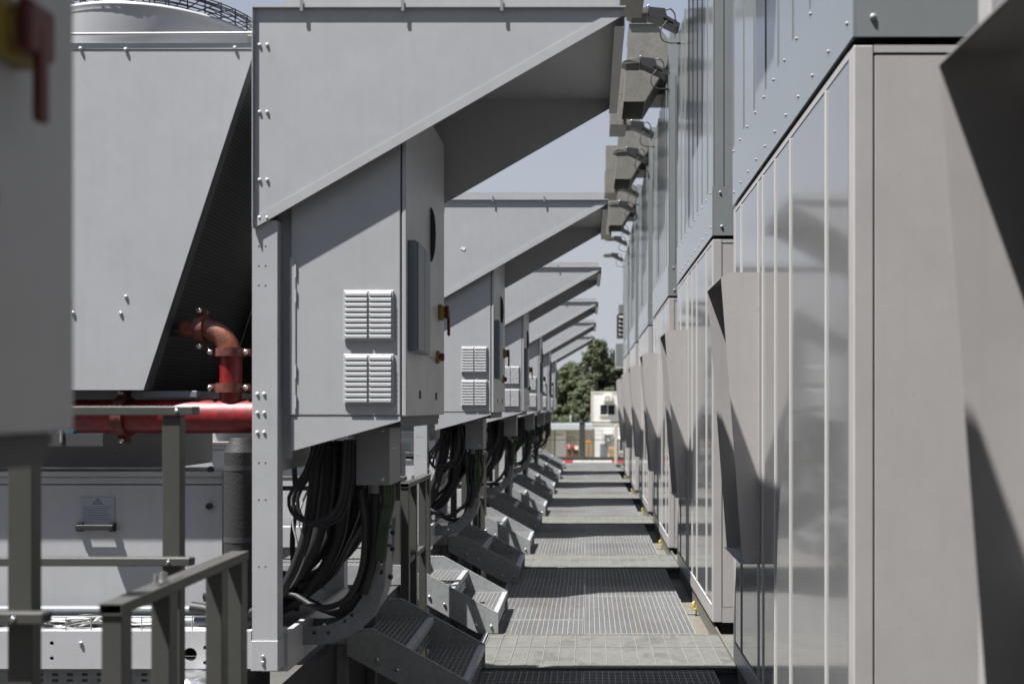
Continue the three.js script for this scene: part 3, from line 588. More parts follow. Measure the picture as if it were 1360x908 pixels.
{
  const t = thing('wire_run', 'loose white and orange wires lying on the chiller base channel', 'wires'), Z = 4.12;
  for (let i = 0; i < 9; i++) { const p = []; for (let k = 0; k <= 8; k++) p.push([PX(-60 + k * 34 + rr(-5, 5), Z), PY(835, Z) + 0.012 + rr(0, 0.05) * (k < 7 ? 1 : 0.4), Z + rr(-0.03, 0.03)]); mesh('wire', T(p, rr(0.003, 0.0055), 40, 5), i === 4 ? mat.cableOrange : i % 3 ? mat.cableWhite : mat.black, t); }
  mesh('wire_basket', [...[0, 0.06].flatMap(h => [rod([-2.9, PY(836, Z) + 0.006 + h, Z - 0.055], [PX(262, Z), PY(836, Z) + 0.006 + h, Z - 0.055], 0.0028, 5)]), ...Array.from({ length: 13 }, (_, i) => rod([PX(262, Z) - i * 0.105, PY(836, Z) + 0.004, Z - 0.056], [PX(262, Z) - i * 0.105, PY(836, Z) + 0.066, Z - 0.056], 0.0026, 5))], mat.galv, t);
  rebase(t, -2.3, PY(836, Z), Z);
  const p = thing('conduit_pair', 'two grey plastic conduits lying on the chiller base channel', 'conduit');
  mesh('conduit', rod([-3, PY(815, Z), Z + 0.07], [PX(300, Z), PY(815, Z), Z + 0.07], 0.022, 14), mat.pvc, p); mesh('conduit', rod([-3, PY(828, Z), Z + 0.03], [PX(300, Z), PY(828, Z), Z + 0.03], 0.022, 14), mat.pvc, p);
  rebase(p, -2, PY(836, Z), Z + 0.05);
  const c = tag(mesh('metal_cowl', [new THREE.SphereGeometry(0.1, 24, 12, 0, 6.2832, 0, 1.57).scale(1, 0.55, 1).translate(PX(252, 3.93), 0.39, -3.93), new THREE.CylinderGeometry(0.1, 0.1, 0.06, 24).translate(PX(252, 3.93), 0.36, -3.93)], M([0.6, 0.6, 0.62], 0.22, { metalness: 0.9 })), 'shiny round metal cap beneath the chiller base channel', 'metal cap');
}

// ---------------------------------------------------------------- air handling units on the right
const WX = 0.84;
function buildAHU() {
  const t = thing('air_handling_unit', '', 'air handling unit', 'air handling units along the walkway');
  const L = 2.57, W = 1.7, x0 = WX, x1 = WX + W, yb = 0.05, ym = 2.645;
  mesh('base_frame', [B(x0 + 0.06, x1 - 0.06, -0.09, yb - 0.001, 0.06, L - 0.06)], mat.darkSteel, t);
  mesh('support_foot', [B(x0 + 0.1, x0 + 0.3, -0.55, -0.091, 0.2, 0.4), B(x0 + 0.1, x0 + 0.3, -0.55, -0.091, L - 0.4, L - 0.2), B(x1 - 0.3, x1 - 0.1, -0.55, -0.091, 0.2, 0.4), B(x1 - 0.3, x1 - 0.1, -0.55, -0.091, L - 0.4, L - 0.2)], mat.galvDull, t);
  const core = mesh('casing_core', B(x0 + 0.012, x1 - 0.012, yb + 0.01, ym, 0.012, L - 0.012), mat.seal, t);
  // corner posts
  for (const [d, e] of [[0, 0.064], [L - 0.064, L]]) for (const [a, b] of [[x0, x0 + 0.064], [x1 - 0.064, x1]]) mesh('corner_post', B(a, b, yb, ym - 0.0005, d, e, 0.006), mat.ahu, t);
  mesh('bottom_rail', [B(x0 + 0.065, x1 - 0.065, yb, yb + 0.1, 0, 0.02), B(x0 + 0.065, x1 - 0.065, yb, yb + 0.1, L - 0.02, L), B(x0, x0 + 0.02, yb, yb + 0.1, 0.065, L - 0.065)], mat.ahu, t);
  mesh('top_rail', [B(x0 + 0.0645, x1 - 0.0645, ym - 0.024, ym - 0.001, 0.001, 0.02), B(x0 + 0.001, x0 + 0.02, ym - 0.024, ym - 0.001, 0.0645, L - 0.0645)], mat.ahu, t);
  // end panel facing along the walkway
  for (const d of [0.003, L - 0.013]) {
    mesh('end_panel', B(x0 + 0.068, x0 + 0.86, yb + 0.104, ym - 0.031, d, d + 0.01, 0.002), mat.ahu, t);
    mesh('end_panel', B(x0 + 0.864, x1 - 0.068, yb + 0.104, ym - 0.031, d, d + 0.01, 0.002), mat.ahu, t);
  }
  // corridor side panels with pale joint strips
  const seam = [0.066, 0.36, 0.97, 1.3, 1.61, 1.74, 2.28, 2.504];
  for (let i = 0; i + 1 < seam.length; i++) {
    const p = mesh('side_panel', B(x0 + 0.002, x0 + 0.012, yb + 0.122, ym - 0.03, seam[i] + 0.008, seam[i + 1] - 0.008, 0.0015), mat.ahuGloss, t);
    if (i) mesh('joint_strip', B(x0 - 0.004, x0 + 0.01, yb + 0.112, ym - 0.03, seam[i] - 0.0075, seam[i] + 0.0075, 0.003), mat.strip, p);
  }
  mesh('sill_strip', B(x0 - 0.004, x0 + 0.008, yb + 0.101, yb + 0.1115, 0.066, L - 0.066), mat.strip, t);
  // upper section: screwed band, then tall panels
  const y2 = 2.668, y3 = 3.0, yt = 4.96;
  mesh('upper_core', B(x0 + 0.012, x1 - 0.012, y2 + 0.01, yt - 0.01, 0.012, L - 0.012), mat.seal, t);
  const band = mesh('screwed_band', [B(x0 - 0.004, x0 + 0.006, y2, y3 - 0.002, -0.0045, L + 0.004, 0.001)], mat.ahuUpper, t);
  each('end_band', [B(x0 + 0.0065, x1, y2, y3 - 0.002, -0.004, 0.006, 0.001), B(x0 + 0.0065, x1, y2, y3 - 0.002, L - 0.006, L + 0.004, 0.001)], mat.ahuUpper, t);
  const scr = []; for (let i = 0; i < 11; i++) { scr.push(ballX(x0 - 0.006, 2.734, 0.06 + i * 0.245, 0.007), ballX(x0 - 0.006, 2.975, 0.09 + i * 0.245, 0.007)); }
  scr.push(ball(x0 + 0.06, 2.73, -0.006, 0.011, 0.7), ball(x0 + 0.05, 2.96, -0.006, 0.009, 0.7));
  mesh('screws', scr, mat.galv, band);
  const us = [0, 0.3, 0.62, 0.93, 1.24, 1.55, 1.87, 2.2, L];
  for (let i = 0; i + 1 < us.length; i++) mesh('upper_panel', [B(x0 + 0.001, x0 + 0.012, y3, yt, us[i] + 0.003, us[i + 1] - 0.003, 0.002), B(x0 - 0.004, x0 + 0.0008, y3 + 0.001, yt, us[i + 1] - 0.012, us[i + 1] - 0.004)], mat.ahuUpper, t);
  for (const d of [0.0005, L - 0.0105]) { mesh('upper_end_panel', B(x0 + 0.014, x0 + 0.075, y3, yt, d, d + 0.012, 0.002), mat.ahuUpper, t); mesh('upper_end_panel', B(x0 + 0.081, x0 + 0.5, y3, yt, d, d + 0.009, 0.002), mat.ahuUpper, t); mesh('upper_end_panel', B(x0 + 0.506, x1, y3, yt, d, d + 0.009, 0.002), mat.ahuUpper, t); }
  mesh('roof', B(x0 + 0.02, x1 + 0.02, yt + 0.001, yt + 0.05, 0.02, L - 0.02, 0.004), mat.ahuUpper, t);
  // inlet hood, open towards the walkway
  const hN = 1.73, hF = 2.29, top = 2.168, bot = 0.738, xt = 0.655, xbm = 0.762;
  const side = [[xbm, bot], [x0 - 0.005, bot], [x0 - 0.005, top], [xt + 0.035, top], [xt, top - 0.025]];
  const hood = mesh('inlet_hood', [PZ(side, hN, 0.003), PZ(side, hF - 0.003, 0.003)], mat.ahu, t);
  mesh('hood_top', [B(xt + 0.036, x0 - 0.005, top - 0.0035, top - 0.0005, hN + 0.0032, hF - 0.0032), PZ([[xt, top - 0.0245], [xt + 0.0355, top - 0.0005], [xt + 0.0355, top - 0.004], [xt, top - 0.028]], hN + 0.0032, hF - hN - 0.0064)], mat.ahu, hood);
  mesh('hood_bottom', [B(xbm - 0.012, x0 - 0.005, bot - 0.004, bot - 0.0005, hN - 0.004, hF + 0.004)], mat.ahu, hood);
  mesh('hood_flange', [B(x0 - 0.0045, x0 + 0.001, bot, top, hN - 0.03, hN - 0.001), B(x0 - 0.0045, x0 + 0.001, bot, top, hF + 0.001, hF + 0.03)], mat.ahu, hood);
  mesh('inlet_filter', B(x0 - 0.0042, x0 + 0.0005, bot + 0.02, top - 0.02, hN + 0.02, hF - 0.02), mat.darkSteel, hood);
  // downturned exhaust cowl and box at roof level
  const cow = [[0.385, 4.78], [0.61, 4.78], [0.85, 5.18], [0.86, 5.3], [0.86, 5.45], [0.745, 5.6], [0.45, 5.6]];
  const cw = mesh('exhaust_cowl', [PZ(cow, 0.3, 0.004), PZ(cow, 0.946, 0.004), PZ([[0.385, 4.78], [0.45, 5.6], [0.447, 5.6], [0.382, 4.78]], 0.3045, 0.641), PZ([[0.61, 4.78], [0.85, 5.18], [0.855, 5.17], [0.615, 4.77]], 0.3045, 0.641)], mat.cowl, t);
  mesh('cowl_cap', [B(0.44, 0.75, 5.6005, 5.64, 0.28, 0.97)], mat.ahuUpper, cw);
  mesh('cowl_plinth', [B(0.861, x1 - 0.2, yt + 0.051, 5.45, 0.06, 1.7)], mat.ahuUpper, t);
  mesh('exhaust_box', [B(0.25, 0.44, 4.72, 5.06, 0.96, 1.45, 0.004), B(0.265, 0.86, 5.062, 5.44, 0.96, 1.45, 0.004)], mat.cowl, t);
  return rebase(t, WX + 0.85, -0.55, 1.28);
}
const ahu = buildAHU(); ahu.position.z -= ZR - S;
const ahuLabel = k => `glossy pale air handling unit with slanted inlet hood, ${ORD[k]} from the far end fence`;
ahu.userData.label = ahuLabel(6);
for (let n = 0; n < 6; n++) copyOf(ahu, 'air_handling_unit', (n + 1) * S, ahuLabel(5 - n));

{ // the last unit has no cowl
  const last = scene.getObjectByName('air_handling_unit_006');
  for (const c of [...last.children]) if (['exhaust_cowl', 'exhaust_box', 'cowl_plinth'].includes(c.name)) last.remove(c);
}
// floodlights along the top of the units
function buildFlood() {
  const t = thing('floodlight', '', 'floodlight', 'floodlights along the tops of the units');
  const y = EYE + 3.49;
  const head = new THREE.Shape(); head.moveTo(0, 0); head.quadraticCurveTo(0.0, 0.025, 0.06, 0.034); head.lineTo(0.17, 0.048); head.lineTo(0.18, -0.006); head.lineTo(0.04, -0.006); head.closePath();
  const hg = new THREE.ExtrudeGeometry(head, { depth: 0.22, bevelEnabled: true, bevelSize: 0.006, bevelThickness: 0.01, bevelSegments: 1 }).translate(0.36, y + 0.092, -0.11);
  { const p = hg.attributes.position; for (let i = 0; i < p.count; i++) { const f = Math.min(1, Math.max(0, (p.getX(i) - 0.35) / 0.17)); p.setZ(i, p.getZ(i) * (0.5 + 0.5 * Math.sqrt(f))); } hg.computeVertexNormals(); }
  const h = mesh('lamp_head', hg, mat.lampGrey, t);
  mesh('lens', PXp(rect(-0.09, 0.09, y + 0.0735, y + 0.0788), 0.40, 0.135), mat.lens, h);
  const bg = new THREE.Shape(); bg.moveTo(0.55, 0.16); bg.lineTo(0.70, 0.145); bg.lineTo(0.715, 0.08); bg.lineTo(0.835, 0.01); bg.lineTo(0.83, -0.025); bg.lineTo(0.8, -0.03); bg.lineTo(0.6, 0.065); bg.lineTo(0.552, 0.078); bg.closePath();
  bg.holes.push(new THREE.Path([[0.69, 0.065], [0.78, 0.012], [0.77, 0.0], [0.68, 0.048]].map(p => new THREE.Vector2(...p))));
  mesh('bracket', new THREE.ExtrudeGeometry(bg, { depth: 0.14, bevelEnabled: true, bevelSize: 0.003, bevelThickness: 0.004, bevelSegments: 1 }).translate(0, y, -0.07), mat.black, t);
  mesh('wall_plate', B(0.80, 0.805, y - 0.07, y + 0.05, -0.07, 0.07), mat.black, t);
  each('cable', [T([[0.69, y + 0.13, -0.06], [0.75, y + 0.14, -0.07], [0.79, y + 0.09, -0.07], [0.79, y + 0.03, -0.07]], 0.007, 12, 6), T([[0.72, y + 0.03, -0.08], [0.66, y - 0.06, -0.08], [0.67, y - 0.14, -0.08], [0.73, y - 0.17, -0.08], [0.825, y - 0.17, -0.07]], 0.006, 18, 6), rod([0.81, y - 0.17, -0.07], [0.84, y - 0.17, -0.07], 0.014)], mat.black, t);
  mesh('screw', [ball(0.545, y + 0.145, -0.128, 0.012)], mat.bolt, h);
  return rebase(t, 0.835, y - 0.07, 0);
}
const flood = buildFlood(), fz = [];
for (let n = 0; n < 5; n++) fz.push(8.97 + n * 3.52, 10.24 + n * 3.52);
fz.pop();
fz.forEach((z, i) => { const lab = `grey floodlight on black bracket, ${ORD[8 - i]} lamp from the far end of the row`; if (!i) { flood.position.z -= z; flood.userData.label = lab; } else copyOf(flood, 'floodlight', z - fz[0], lab); });

// yellow clamps in the tray
function buildClamp() {
  const t = thing('yellow_clamp', '', 'clamp', 'yellow clamps along the drip tray');
  mesh('clamp_body', [B(0.80, 0.85, -0.03, 0.0, -0.03, 0.03, 0.006), B(0.79, 0.825, 0.0005, 0.055, -0.02, 0.02, 0.008), rod([0.80, 0.055, 0], [0.83, 0.075, 0], 0.014, 10), B(0.835, 0.852, 0.0005, 0.03, -0.015, 0.02, 0.004)], mat.yellow, t);
  mesh('stay_rod', [B(0.74, 0.86, -0.095, -0.085, 0.05, 0.1), rod([0.845, -0.09, 0.01], [0.845, 0.02, 0.01], 0.008)], mat.galvDull, t);
  const g_ = rebase(t, 0.82, -0.1, 0); g_.scale.setScalar(0.62); return g_;
}
const clampO = buildClamp();
for (let n = 0; n < 6; n++) { const z = 7.55 + n * S, lab = `small yellow clamp at the foot of the ${ORD[4 - Math.min(4, n)]} air handling unit from the fence`; if (!n) { clampO.position.z -= z; clampO.userData.label = lab; } else if (n < 5) copyOf(clampO, 'yellow_clamp', n * S, lab); }

// ---------------------------------------------------------------- far end
{
  const t = thing('louvred_box', 'louvred intake box hanging beyond the last air handling unit', 'intake box'), Z = 24.4;
  const X = x => PX(x, Z), Y = y => PY(y, Z);
  mesh('lower_box', B(X(818), 1.3, Y(487), Y(456), Z, Z + 0.8, 0.006), mat.ahuUpper, t);
  mesh('louvre_frame', [B(X(820), 1.3, Y(447), Y(417), Z + 0.05, Z + 0.75)], mat.black, t);
  for (let i = 0; i < 5; i++) mesh('louvre_blade', new THREE.BoxGeometry(0.62, 0.012, 0.1).rotateX(0.6).translate(1.08, Y(444) + i * 0.11, -Z), mat.cowl, t);
  mesh('upper_box', B(X(822), 1.3, Y(416.5), Y(404), Z + 0.02, Z + 0.7, 0.005), mat.cowl, t);
  mesh('link_frame', [B(1.0, 1.28, Y(455.5), Y(447.5), Z + 0.1, Z + 0.7), B(1.1, 1.2, Y(470), Y(462), 23.36, Z - 0.001), B(0.95, 1.25, -0.55, Y(487.5), Z + 0.5, Z + 0.7)], mat.galvDull, t);
  rebase(t, 1.0, -0.55, Z + 0.5);
}
{
  const t = thing('end_fence', 'dark steel end fence with thick middle post across the walkway end', 'fence'), Z = 27;
  const X = x => PX(x, Z), Y = y => PY(y, Z);
  mesh('post', B(X(769.5), X(777), 0.003, Y(561.5), Z, Z + 0.1, 0.006), mat.rail, t);
  mesh('post', B(X(700), X(706), 0.003, Y(561.5), Z, Z + 0.1, 0.006), mat.rail, t);
  mesh('post', B(X(833), X(839), 0.003, Y(561.5), Z, Z + 0.1, 0.006), mat.rail, t);
  mesh('top_rail', B(X(690), X(845), Y(561.4), Y(560), Z - 0.01, Z + 0.11), mat.rail, t);
  mesh('wire_rail', [B(X(706.2), X(769.3), Y(584.5), Y(583.6), Z + 0.04, Z + 0.06), B(X(777.2), X(832.8), Y(584.5), Y(583.6), Z + 0.04, Z + 0.06)], mat.rail, t);
  mesh('lower_board', [B(X(706.2), X(769.3), Y(613), Y(606.5), Z + 0.03, Z + 0.07), B(X(777.2), X(832.8), Y(613), Y(606.5), Z + 0.03, Z + 0.07)], mat.rail, t);
  rebase(t, 0, 0.003, Z);
  const k = thing('hazard_kerb', 'low red and white striped kerb along the foot of the end fence', 'kerb');
  for (let i = 0; i < 8; i++) mesh('kerb_block', B(X(735) + i * 0.27, X(735) + i * 0.27 + 0.265, 0.003, 0.06, Z - 0.14, Z - 0.05, 0.006), i === 1 || i >= 6 ? mat.redBar : mat.white, k);
  rebase(k, 0.1, 0.003, Z - 0.1);
  const p = thing('white_pole', 'slim white pole on a base plate near the end fence', 'pole'), q = 26.2;
  mesh('shaft', B(PX(816, q), PX(820, q), 0.012, PY(565, q), q, q + 0.08, 0.008), mat.cream, p); mesh('base_plate', B(PX(815, q), PX(821.5, q), -0.02, 0.0115, q - 0.03, q + 0.11), mat.galvDull, p);
  mesh('catch', [B(PX(815.2, q), PX(816, q), PY(584, q), PY(578, q), q + 0.01, q + 0.06)], mat.galvDull, p);
  rebase(p, PX(818, q), -0.02, q + 0.04);
}
// site yard beyond the deck
const GY = -2.6;
function acUnit(label, X, Y, w, h, d, Z) {
  const t = thing('air_conditioner', label, 'air conditioner', 'air conditioners on the cabins');
  mesh('case', B(X, X + w, Y, Y + h, Z - d, Z - 0.003, 0.03), mat.white, t);
  mesh('fan_grille', [new THREE.CylinderGeometry(h * 0.4, h * 0.4, 0.03, 24).rotateX(Math.PI / 2).translate(X + w * 0.45, Y + h / 2, -(Z - d - 0.012))], mat.slate, t);
  mesh('fan_hub', [new THREE.CylinderGeometry(h * 0.14, h * 0.14, 0.05, 16).rotateX(Math.PI / 2).translate(X + w * 0.45, Y + h / 2, -(Z - d - 0.022)), ...[1, 2].map(k => new THREE.TorusGeometry(h * 0.14 * (k + 0.6), 0.018, 4, 24).translate(X + w * 0.45, Y + h / 2, -(Z - d - 0.035)))], mat.white, t);
  mesh('bracket', [B(X + 0.05, X + 0.1, Y - 0.06, Y - 0.001, Z - d, Z - 0.003), B(X + w - 0.1, X + w - 0.05, Y - 0.06, Y - 0.001, Z - d, Z - 0.003)], mat.galvDull, t);
  return rebase(t, X + w / 2, Y, Z);
}
function cabin(name, label, x0, x1, y0, y1, Z, wins, door) {
  const t = thing(name, label, 'site cabin'), D = 6;
  mesh('wall', [B(x0 + 0.1, x1 - 0.1, y0 + 0.15, y1 - 0.15, Z + 0.03, Z + D - 0.1)], mat.white, t);
  mesh('frame', [B(x0, x1, y0, y0 + 0.15, Z, Z + D), B(x0, x1, y1 - 0.15, y1, Z, Z + D), B(x0, x0 + 0.13, y0 + 0.151, y1 - 0.151, Z, Z + 0.13), B(x1 - 0.13, x1, y0 + 0.151, y1 - 0.151, Z, Z + 0.13), B(x0, x0 + 0.13, y0 + 0.151, y1 - 0.151, Z + D - 0.13, Z + D), B(x1 - 0.13, x1, y0 + 0.151, y1 - 0.151, Z + D - 0.13, Z + D)], mat.cream, t);
  for (const [a, b, c, d] of wins) {
    const w = mesh('window', [B(a, b, c, c + 0.09, Z - 0.05, Z + 0.028), B(a, b, d - 0.09, d, Z - 0.05, Z + 0.028), B(a, a + 0.09, c + 0.091, d - 0.091, Z - 0.05, Z + 0.028), B(b - 0.09, b, c + 0.091, d - 0.091, Z - 0.05, Z + 0.028), B((a + b) / 2 - 0.03, (a + b) / 2 + 0.03, c + 0.091, d - 0.091, Z - 0.04, Z + 0.028)], mat.white, t);
    for (const [e, f] of [[a + 0.09, (a + b) / 2 - 0.031], [(a + b) / 2 + 0.031, b - 0.09]]) mesh('pane', B(e, f, c + 0.091, d - 0.091, Z - 0.005, Z + 0.02), mat.glass, w);
  }
  if (door) { const w = mesh('door', B(door[0], door[1], door[2], door[3], Z - 0.03, Z + 0.029), mat.slate, t); mesh('door_handle', B(door[1] - 0.16, door[1] - 0.1, door[2] + 1.0, door[2] + 1.06, Z - 0.08, Z - 0.031), mat.galv, w); }
  return rebase(t, (x0 + x1) / 2, y0, Z + D / 2);
}
{
  const Z = 80, X = x => PX(x, Z), Y = y => PY(y, Z);
  const mid = Y(562);
  cabin('site_cabin', 'white upper site cabin with a two-pane window, stacked on another cabin', X(785), X(832), mid + 0.005, Y(519.5), Z, [[X(796), X(818), Y(552), Y(536)]]);
  cabin('site_cabin', 'white lower site cabin carrying a second cabin on its roof', X(785), X(832), GY, mid - 0.005, Z - 0.2, [[X(815), X(829), Y(600), Y(582)]], [X(797), X(806), GY + 0.16, Y(589)]);
  acUnit('white air conditioner above the upper cabin window', X(801), Y(533), X(813) - X(801), Y(524) - Y(533), 0.5, Z);
  acUnit('white air conditioner on the lower cabin wall', X(802), Y(586), X(814) - X(802), Y(576) - Y(586), 0.5, Z - 0.2);
  const rl = thing('cabin_walkway_rail', 'thin galvanised handrail along the upper cabin walkway', 'railing');
  mesh('rail', [rod([X(786), Y(571), Z - 0.8], [X(832), Y(571), Z - 0.8], 0.03, 6), rod([X(786), Y(576), Z - 0.8], [X(832), Y(576), Z - 0.8], 0.03, 6)], mat.galv, rl);
  for (const x of [787, 800, 814, 830]) mesh('post', [rod([X(x), GY, Z - 0.8], [X(x), Y(571), Z - 0.8], 0.03, 6)], mat.galv, rl);
  rebase(rl, X(800), GY, Z - 0.8);
  // long low shed on the left
  const q = 72, x = p => PX(p, q), y = p => PY(p, q);
  const t = thing('yard_shed', 'low cream shed with pale blue metal roof edge', 'shed');
  mesh('wall', [B(x(700), x(790), GY, y(571.5), q + 1.2, q + 6)], mat.cream, t);
  mesh('roof', [B(x(698), x(788), y(571), y(562.5), q, q + 6.3, 0.03)], mat.roofBlue, t);
  mesh('roof_ribs', Array.from({ length: 30 }, (_, i) => B(x(698) + 0.1 + i * 0.165, x(698) + 0.16 + i * 0.165, y(562.4), y(561.6), q, q + 6.3)), mat.galv, t);
  mesh('white_door', B(x(737), x(751.5), GY + 0.02, y(572), q + 0.9, q + 1.0), mat.white, t);
  mesh('door_bar', B(x(737.5), x(748), y(578), y(577), q + 0.85, q + 0.899), mat.galvDull, t);
  mesh('corner_post', B(x(731.5), x(735.5), GY, y(571.2), q + 0.8, q + 1.1), mat.cream, t);
  rebase(t, x(745), GY, q + 3);
  const mi = thing('yard_machine', 'brown compact machine with red and white panels beside the shed', 'machine'), w = 68, a = p => PX(p, w), b = p => PY(p, w);
  mesh('body', [B(a(752), a(768), GY + 0.35, b(590), w, w + 1.6, 0.08)], mat.brown, mi);
  mesh('red_trim', [B(a(752.5), a(755.5), b(594), b(591.5), w - 0.1, w - 0.051), B(a(759.5), a(762.5), b(595), b(592), w - 0.1, w - 0.003)], mat.redBar, mi);
  mesh('cab_frame', [B(a(753), a(753.6), b(589.9), b(581), w + 0.1, w + 0.14), B(a(762), a(762.6), b(589.9), b(581), w + 0.1, w + 0.14), B(a(752.5), a(763), b(580.9), b(580), w, w + 1), B(a(757), a(757.6), b(589.9), b(581), w + 0.9, w + 0.94)], mat.black, mi);
  each('panel', [B(a(753), a(757), b(596), b(591), w - 0.05, w - 0.003), B(a(763), a(768), b(597), b(592), w - 0.05, w - 0.003)], mat.white, mi);
  for (const p of [755, 765]) mesh('wheel', new THREE.CylinderGeometry(0.36, 0.36, 0.2, 20).rotateX(Math.PI / 2).translate(a(p), GY + 0.36, -(w - 0.12)), mat.black, mi);
  rebase(mi, a(760), GY, w + 0.8);
  const ob = thing('orange_frame', 'orange painted steel stand in the yard beside the cabins', 'stand');
  mesh('beam', [B(a(778), a(785), b(587.5), b(584.5), w, w + 0.8, 0.02)], mat.orangePaint, ob);
  for (const p of [778, 783.5]) mesh('leg', B(a(p), a(p + 2.2), GY, b(587.6), w, w + 0.3), mat.wood, ob);
  rebase(ob, a(781), GY, w + 0.4);
  const wb = thing('timber_crate', 'brown timber crate standing before the lower cabin', 'crate');
  for (let i = 0; i < 4; i++) mesh('board', B(a(809), a(817), GY + 0.05 + i * 0.33, GY + 0.36 + i * 0.33, w, w + 0.9, 0.01), mat.wood, wb);
  rebase(wb, a(813), GY, w + 0.45);
  const g = new THREE.SphereGeometry(1, 40, 16, 0, 6.2832, 0, 1.5708), ps = g.attributes.position;
  for (let i = 0; i < ps.count; i++) { const f = 1 + 0.16 * (N16(ps.getX(i) * 3 + 5, ps.getZ(i) * 3 + 5) - 0.5) + 0.1 * (N32(ps.getX(i) * 9 + 5, ps.getZ(i) * 9 + 7) - 0.5); ps.setXYZ(i, ps.getX(i) * f * 0.85, Math.pow(Math.max(0, ps.getY(i)), 1.2) * f * 1.0, ps.getZ(i) * f * 0.9); }
  g.computeVertexNormals();
  const md = mesh('earth_mound', g.translate(0, 0, 0), mat.brown); md.position.set(PX(783.5, 52), GY, -52); md.scale.set(1, 1.02, 1);
  tag(md, 'brown rounded heap of earth beyond the end fence', 'earth heap');
  const lp = thing('slim_mast', 'slim pale mast standing behind the shed roof', 'mast');
  mesh('shaft', rod([PX(758, 79), GY, 79], [PX(758, 79), PY(551, 79), 79], 0.06, 8), mat.cream, lp); mesh('foot', B(PX(758, 79) - 0.2, PX(758, 79) + 0.2, GY, GY + 0.1, 78.8, 79.2), mat.galvDull, lp);
  rebase(lp, PX(758, 79), GY, 79);
}
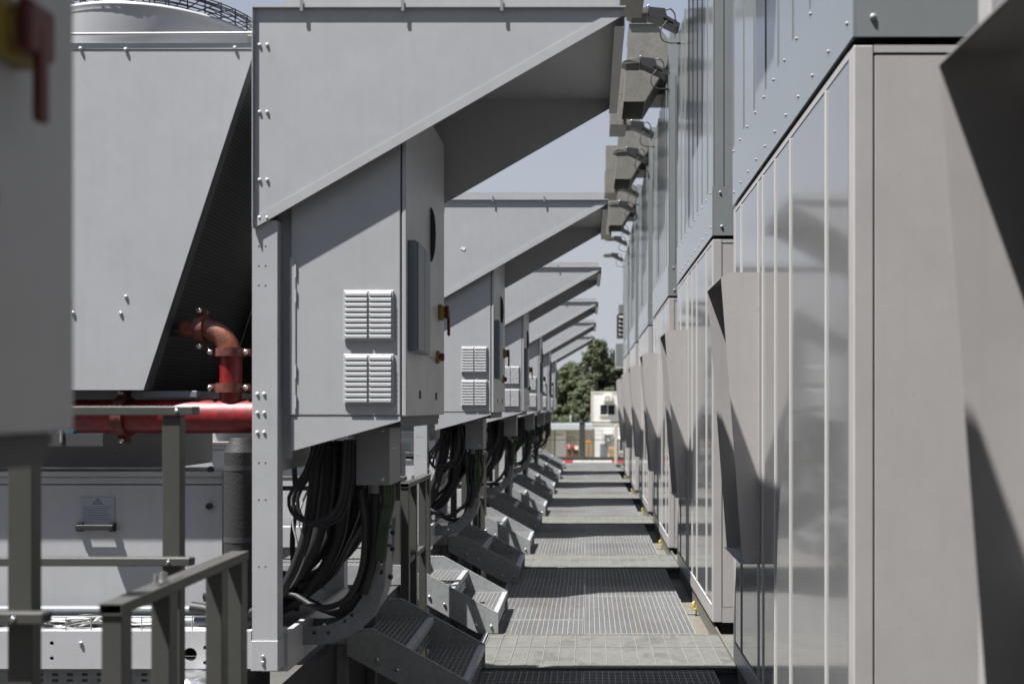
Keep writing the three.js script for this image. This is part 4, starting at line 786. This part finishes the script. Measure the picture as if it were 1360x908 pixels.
// trees
function leafMat(r, g, b) { return new THREE.MeshPhysicalMaterial({ color: new THREE.Color().setRGB(r, g, b), roughness: 0.85, side: THREE.DoubleSide, transmission: 0.25, thickness: 0 }); }
const leafMats = [leafMat(0.046, 0.062, 0.017), leafMat(0.054, 0.07, 0.02), leafMat(0.038, 0.054, 0.016)];
function tree(label, px, Z, topPx, wPx, k) {
  const t = thing('leafy_tree', label, 'tree', 'trees beyond the yard');
  const X = PX(px, Z), H = PY(topPx, Z) - GY, R = wPx * Z / FPX / 2;
  const limbs = [];
  for (let i = 0; i < 9; i++) { const a = i * 2.4 + k, y = GY + H * rr(0.22, 0.55); limbs.push(T([[X, y, Z], [X + Math.cos(a) * R * 0.35, y + H * 0.12, Z + Math.sin(a) * R * 0.35], [X + Math.cos(a) * R * 0.75, y + H * rr(0.16, 0.3), Z + Math.sin(a) * R * 0.75]], 0.07, 8, 5)); }
  mesh('trunk', [new THREE.CylinderGeometry(0.1, 0.28, H * 0.75, 9).translate(X, GY + H * 0.375, -Z), ...limbs], mat.bark, t);
  // clumps, each a cloud of small leaf faces
  const cl = []; const nC = 260;
  for (let i = 0; i < nC; i++) { const y = rr(0.08, 1), prof = Math.pow(Math.sin(Math.PI * Math.min(1, 0.12 + y * 0.86)), 0.6) * (1 - 0.25 * y), a = rnd() * 6.2832, q = Math.sqrt(rnd()) * R * prof; cl.push([X + Math.cos(a) * q, GY + H * (0.1 + 0.9 * y) - 0.5, Z + Math.sin(a) * q, rr(0.5, 1.25) * R * 0.23]); }
  const pos = [], nor = [], v = new THREE.Vector3(), n = new THREE.Vector3(), u = new THREE.Vector3(), w = new THREE.Vector3();
  for (const [cx, cy, cz, cr] of cl) for (let i = 0; i < 150; i++) {
    n.set(rr(-1, 1), rr(-1, 1), rr(-1, 1)).normalize(); const q = cr * Math.pow(rnd(), 0.55) * (rnd() < 0.12 ? 1.5 : 1);
    v.set(cx + n.x * q, cy + n.y * q * 0.72, -cz + n.z * q);
    n.add(new THREE.Vector3(rr(-0.9, 0.9), rr(-0.2, 1.1), rr(-0.9, 0.9))).normalize();
    u.set(rr(-1, 1), rr(-1, 1), rr(-1, 1)).cross(n).normalize(); w.crossVectors(n, u);
    const s = rr(0.07, 0.17), P = [[-1, -0.5], [0.2, -0.9], [1.1, 0.1], [-0.1, 0.9]].map(([a, b]) => [v.x + (u.x * a + w.x * b) * s, v.y + (u.y * a + w.y * b) * s, v.z + (u.z * a + w.z * b) * s]);
    for (const j of [0, 1, 2, 0, 2, 3]) { pos.push(...P[j]); nor.push(n.x, n.y, n.z); }
  }
  const g = new THREE.BufferGeometry(); g.setAttribute('position', new THREE.Float32BufferAttribute(pos, 3)); g.setAttribute('normal', new THREE.Float32BufferAttribute(nor, 3));
  mesh('crown', g, leafMats[k % 3], t);
  rebase(t, X, GY, Z);
}
tree('tall leafy tree behind the stacked cabins', 793, 100, 447, 62, 0);
tree('dark dense tree beside the tallest tree, behind the cabins', 822, 104, 462, 58, 2);
tree('broad olive green tree behind the shed roof', 757, 96, 478, 58, 1);
tree('rounded green tree right of the mast, in front of the tall tree', 776, 93, 500, 46, 1);
tree('low dark tree half hidden by the last control cabinet', 734, 99, 486, 56, 2);
tree('olive tree at the outer end of the tree row beyond the shed', 706, 102, 480, 60, 0);
tree('leafy tree partly hidden by the last air handling unit', 850, 100, 470, 60, 1);
{ // undergrowth that nobody could count
  const pos = [], nor = [], n = new THREE.Vector3(), u = new THREE.Vector3(), w = new THREE.Vector3();
  for (let i = 0; i < 9000; i++) {
    const x = rr(-9, 9), z = -(91 + rr(0, 3)), y = GY + 3.2 * Math.pow(rnd(), 0.8) * (0.7 + 0.5 * N16(x * 1.3 + 40, 3)); n.set(rr(-1, 1), rr(-0.2, 1), rr(-0.2, 1)).normalize(); u.set(rr(-1, 1), rr(-1, 1), rr(-1, 1)).cross(n).normalize(); w.crossVectors(n, u);
    const s = rr(0.1, 0.22), P = [[-1, -0.5], [0.2, -0.9], [1.1, 0.1], [-0.1, 0.9]].map(([a, b]) => [x + (u.x * a + w.x * b) * s, y + (u.y * a + w.y * b) * s, z + (u.z * a + w.z * b) * s]);
    for (const j of [0, 1, 2, 0, 2, 3]) { pos.push(...P[j]); nor.push(n.x, n.y, n.z); }
  }
  const g = new THREE.BufferGeometry(); g.setAttribute('position', new THREE.Float32BufferAttribute(pos, 3)); g.setAttribute('normal', new THREE.Float32BufferAttribute(nor, 3));
  tag(mesh('hedge_undergrowth', g, leafMats[2]), 'dark green undergrowth below the trees', 'undergrowth', null, 'stuff');
}
renderer.render(scene, camera);
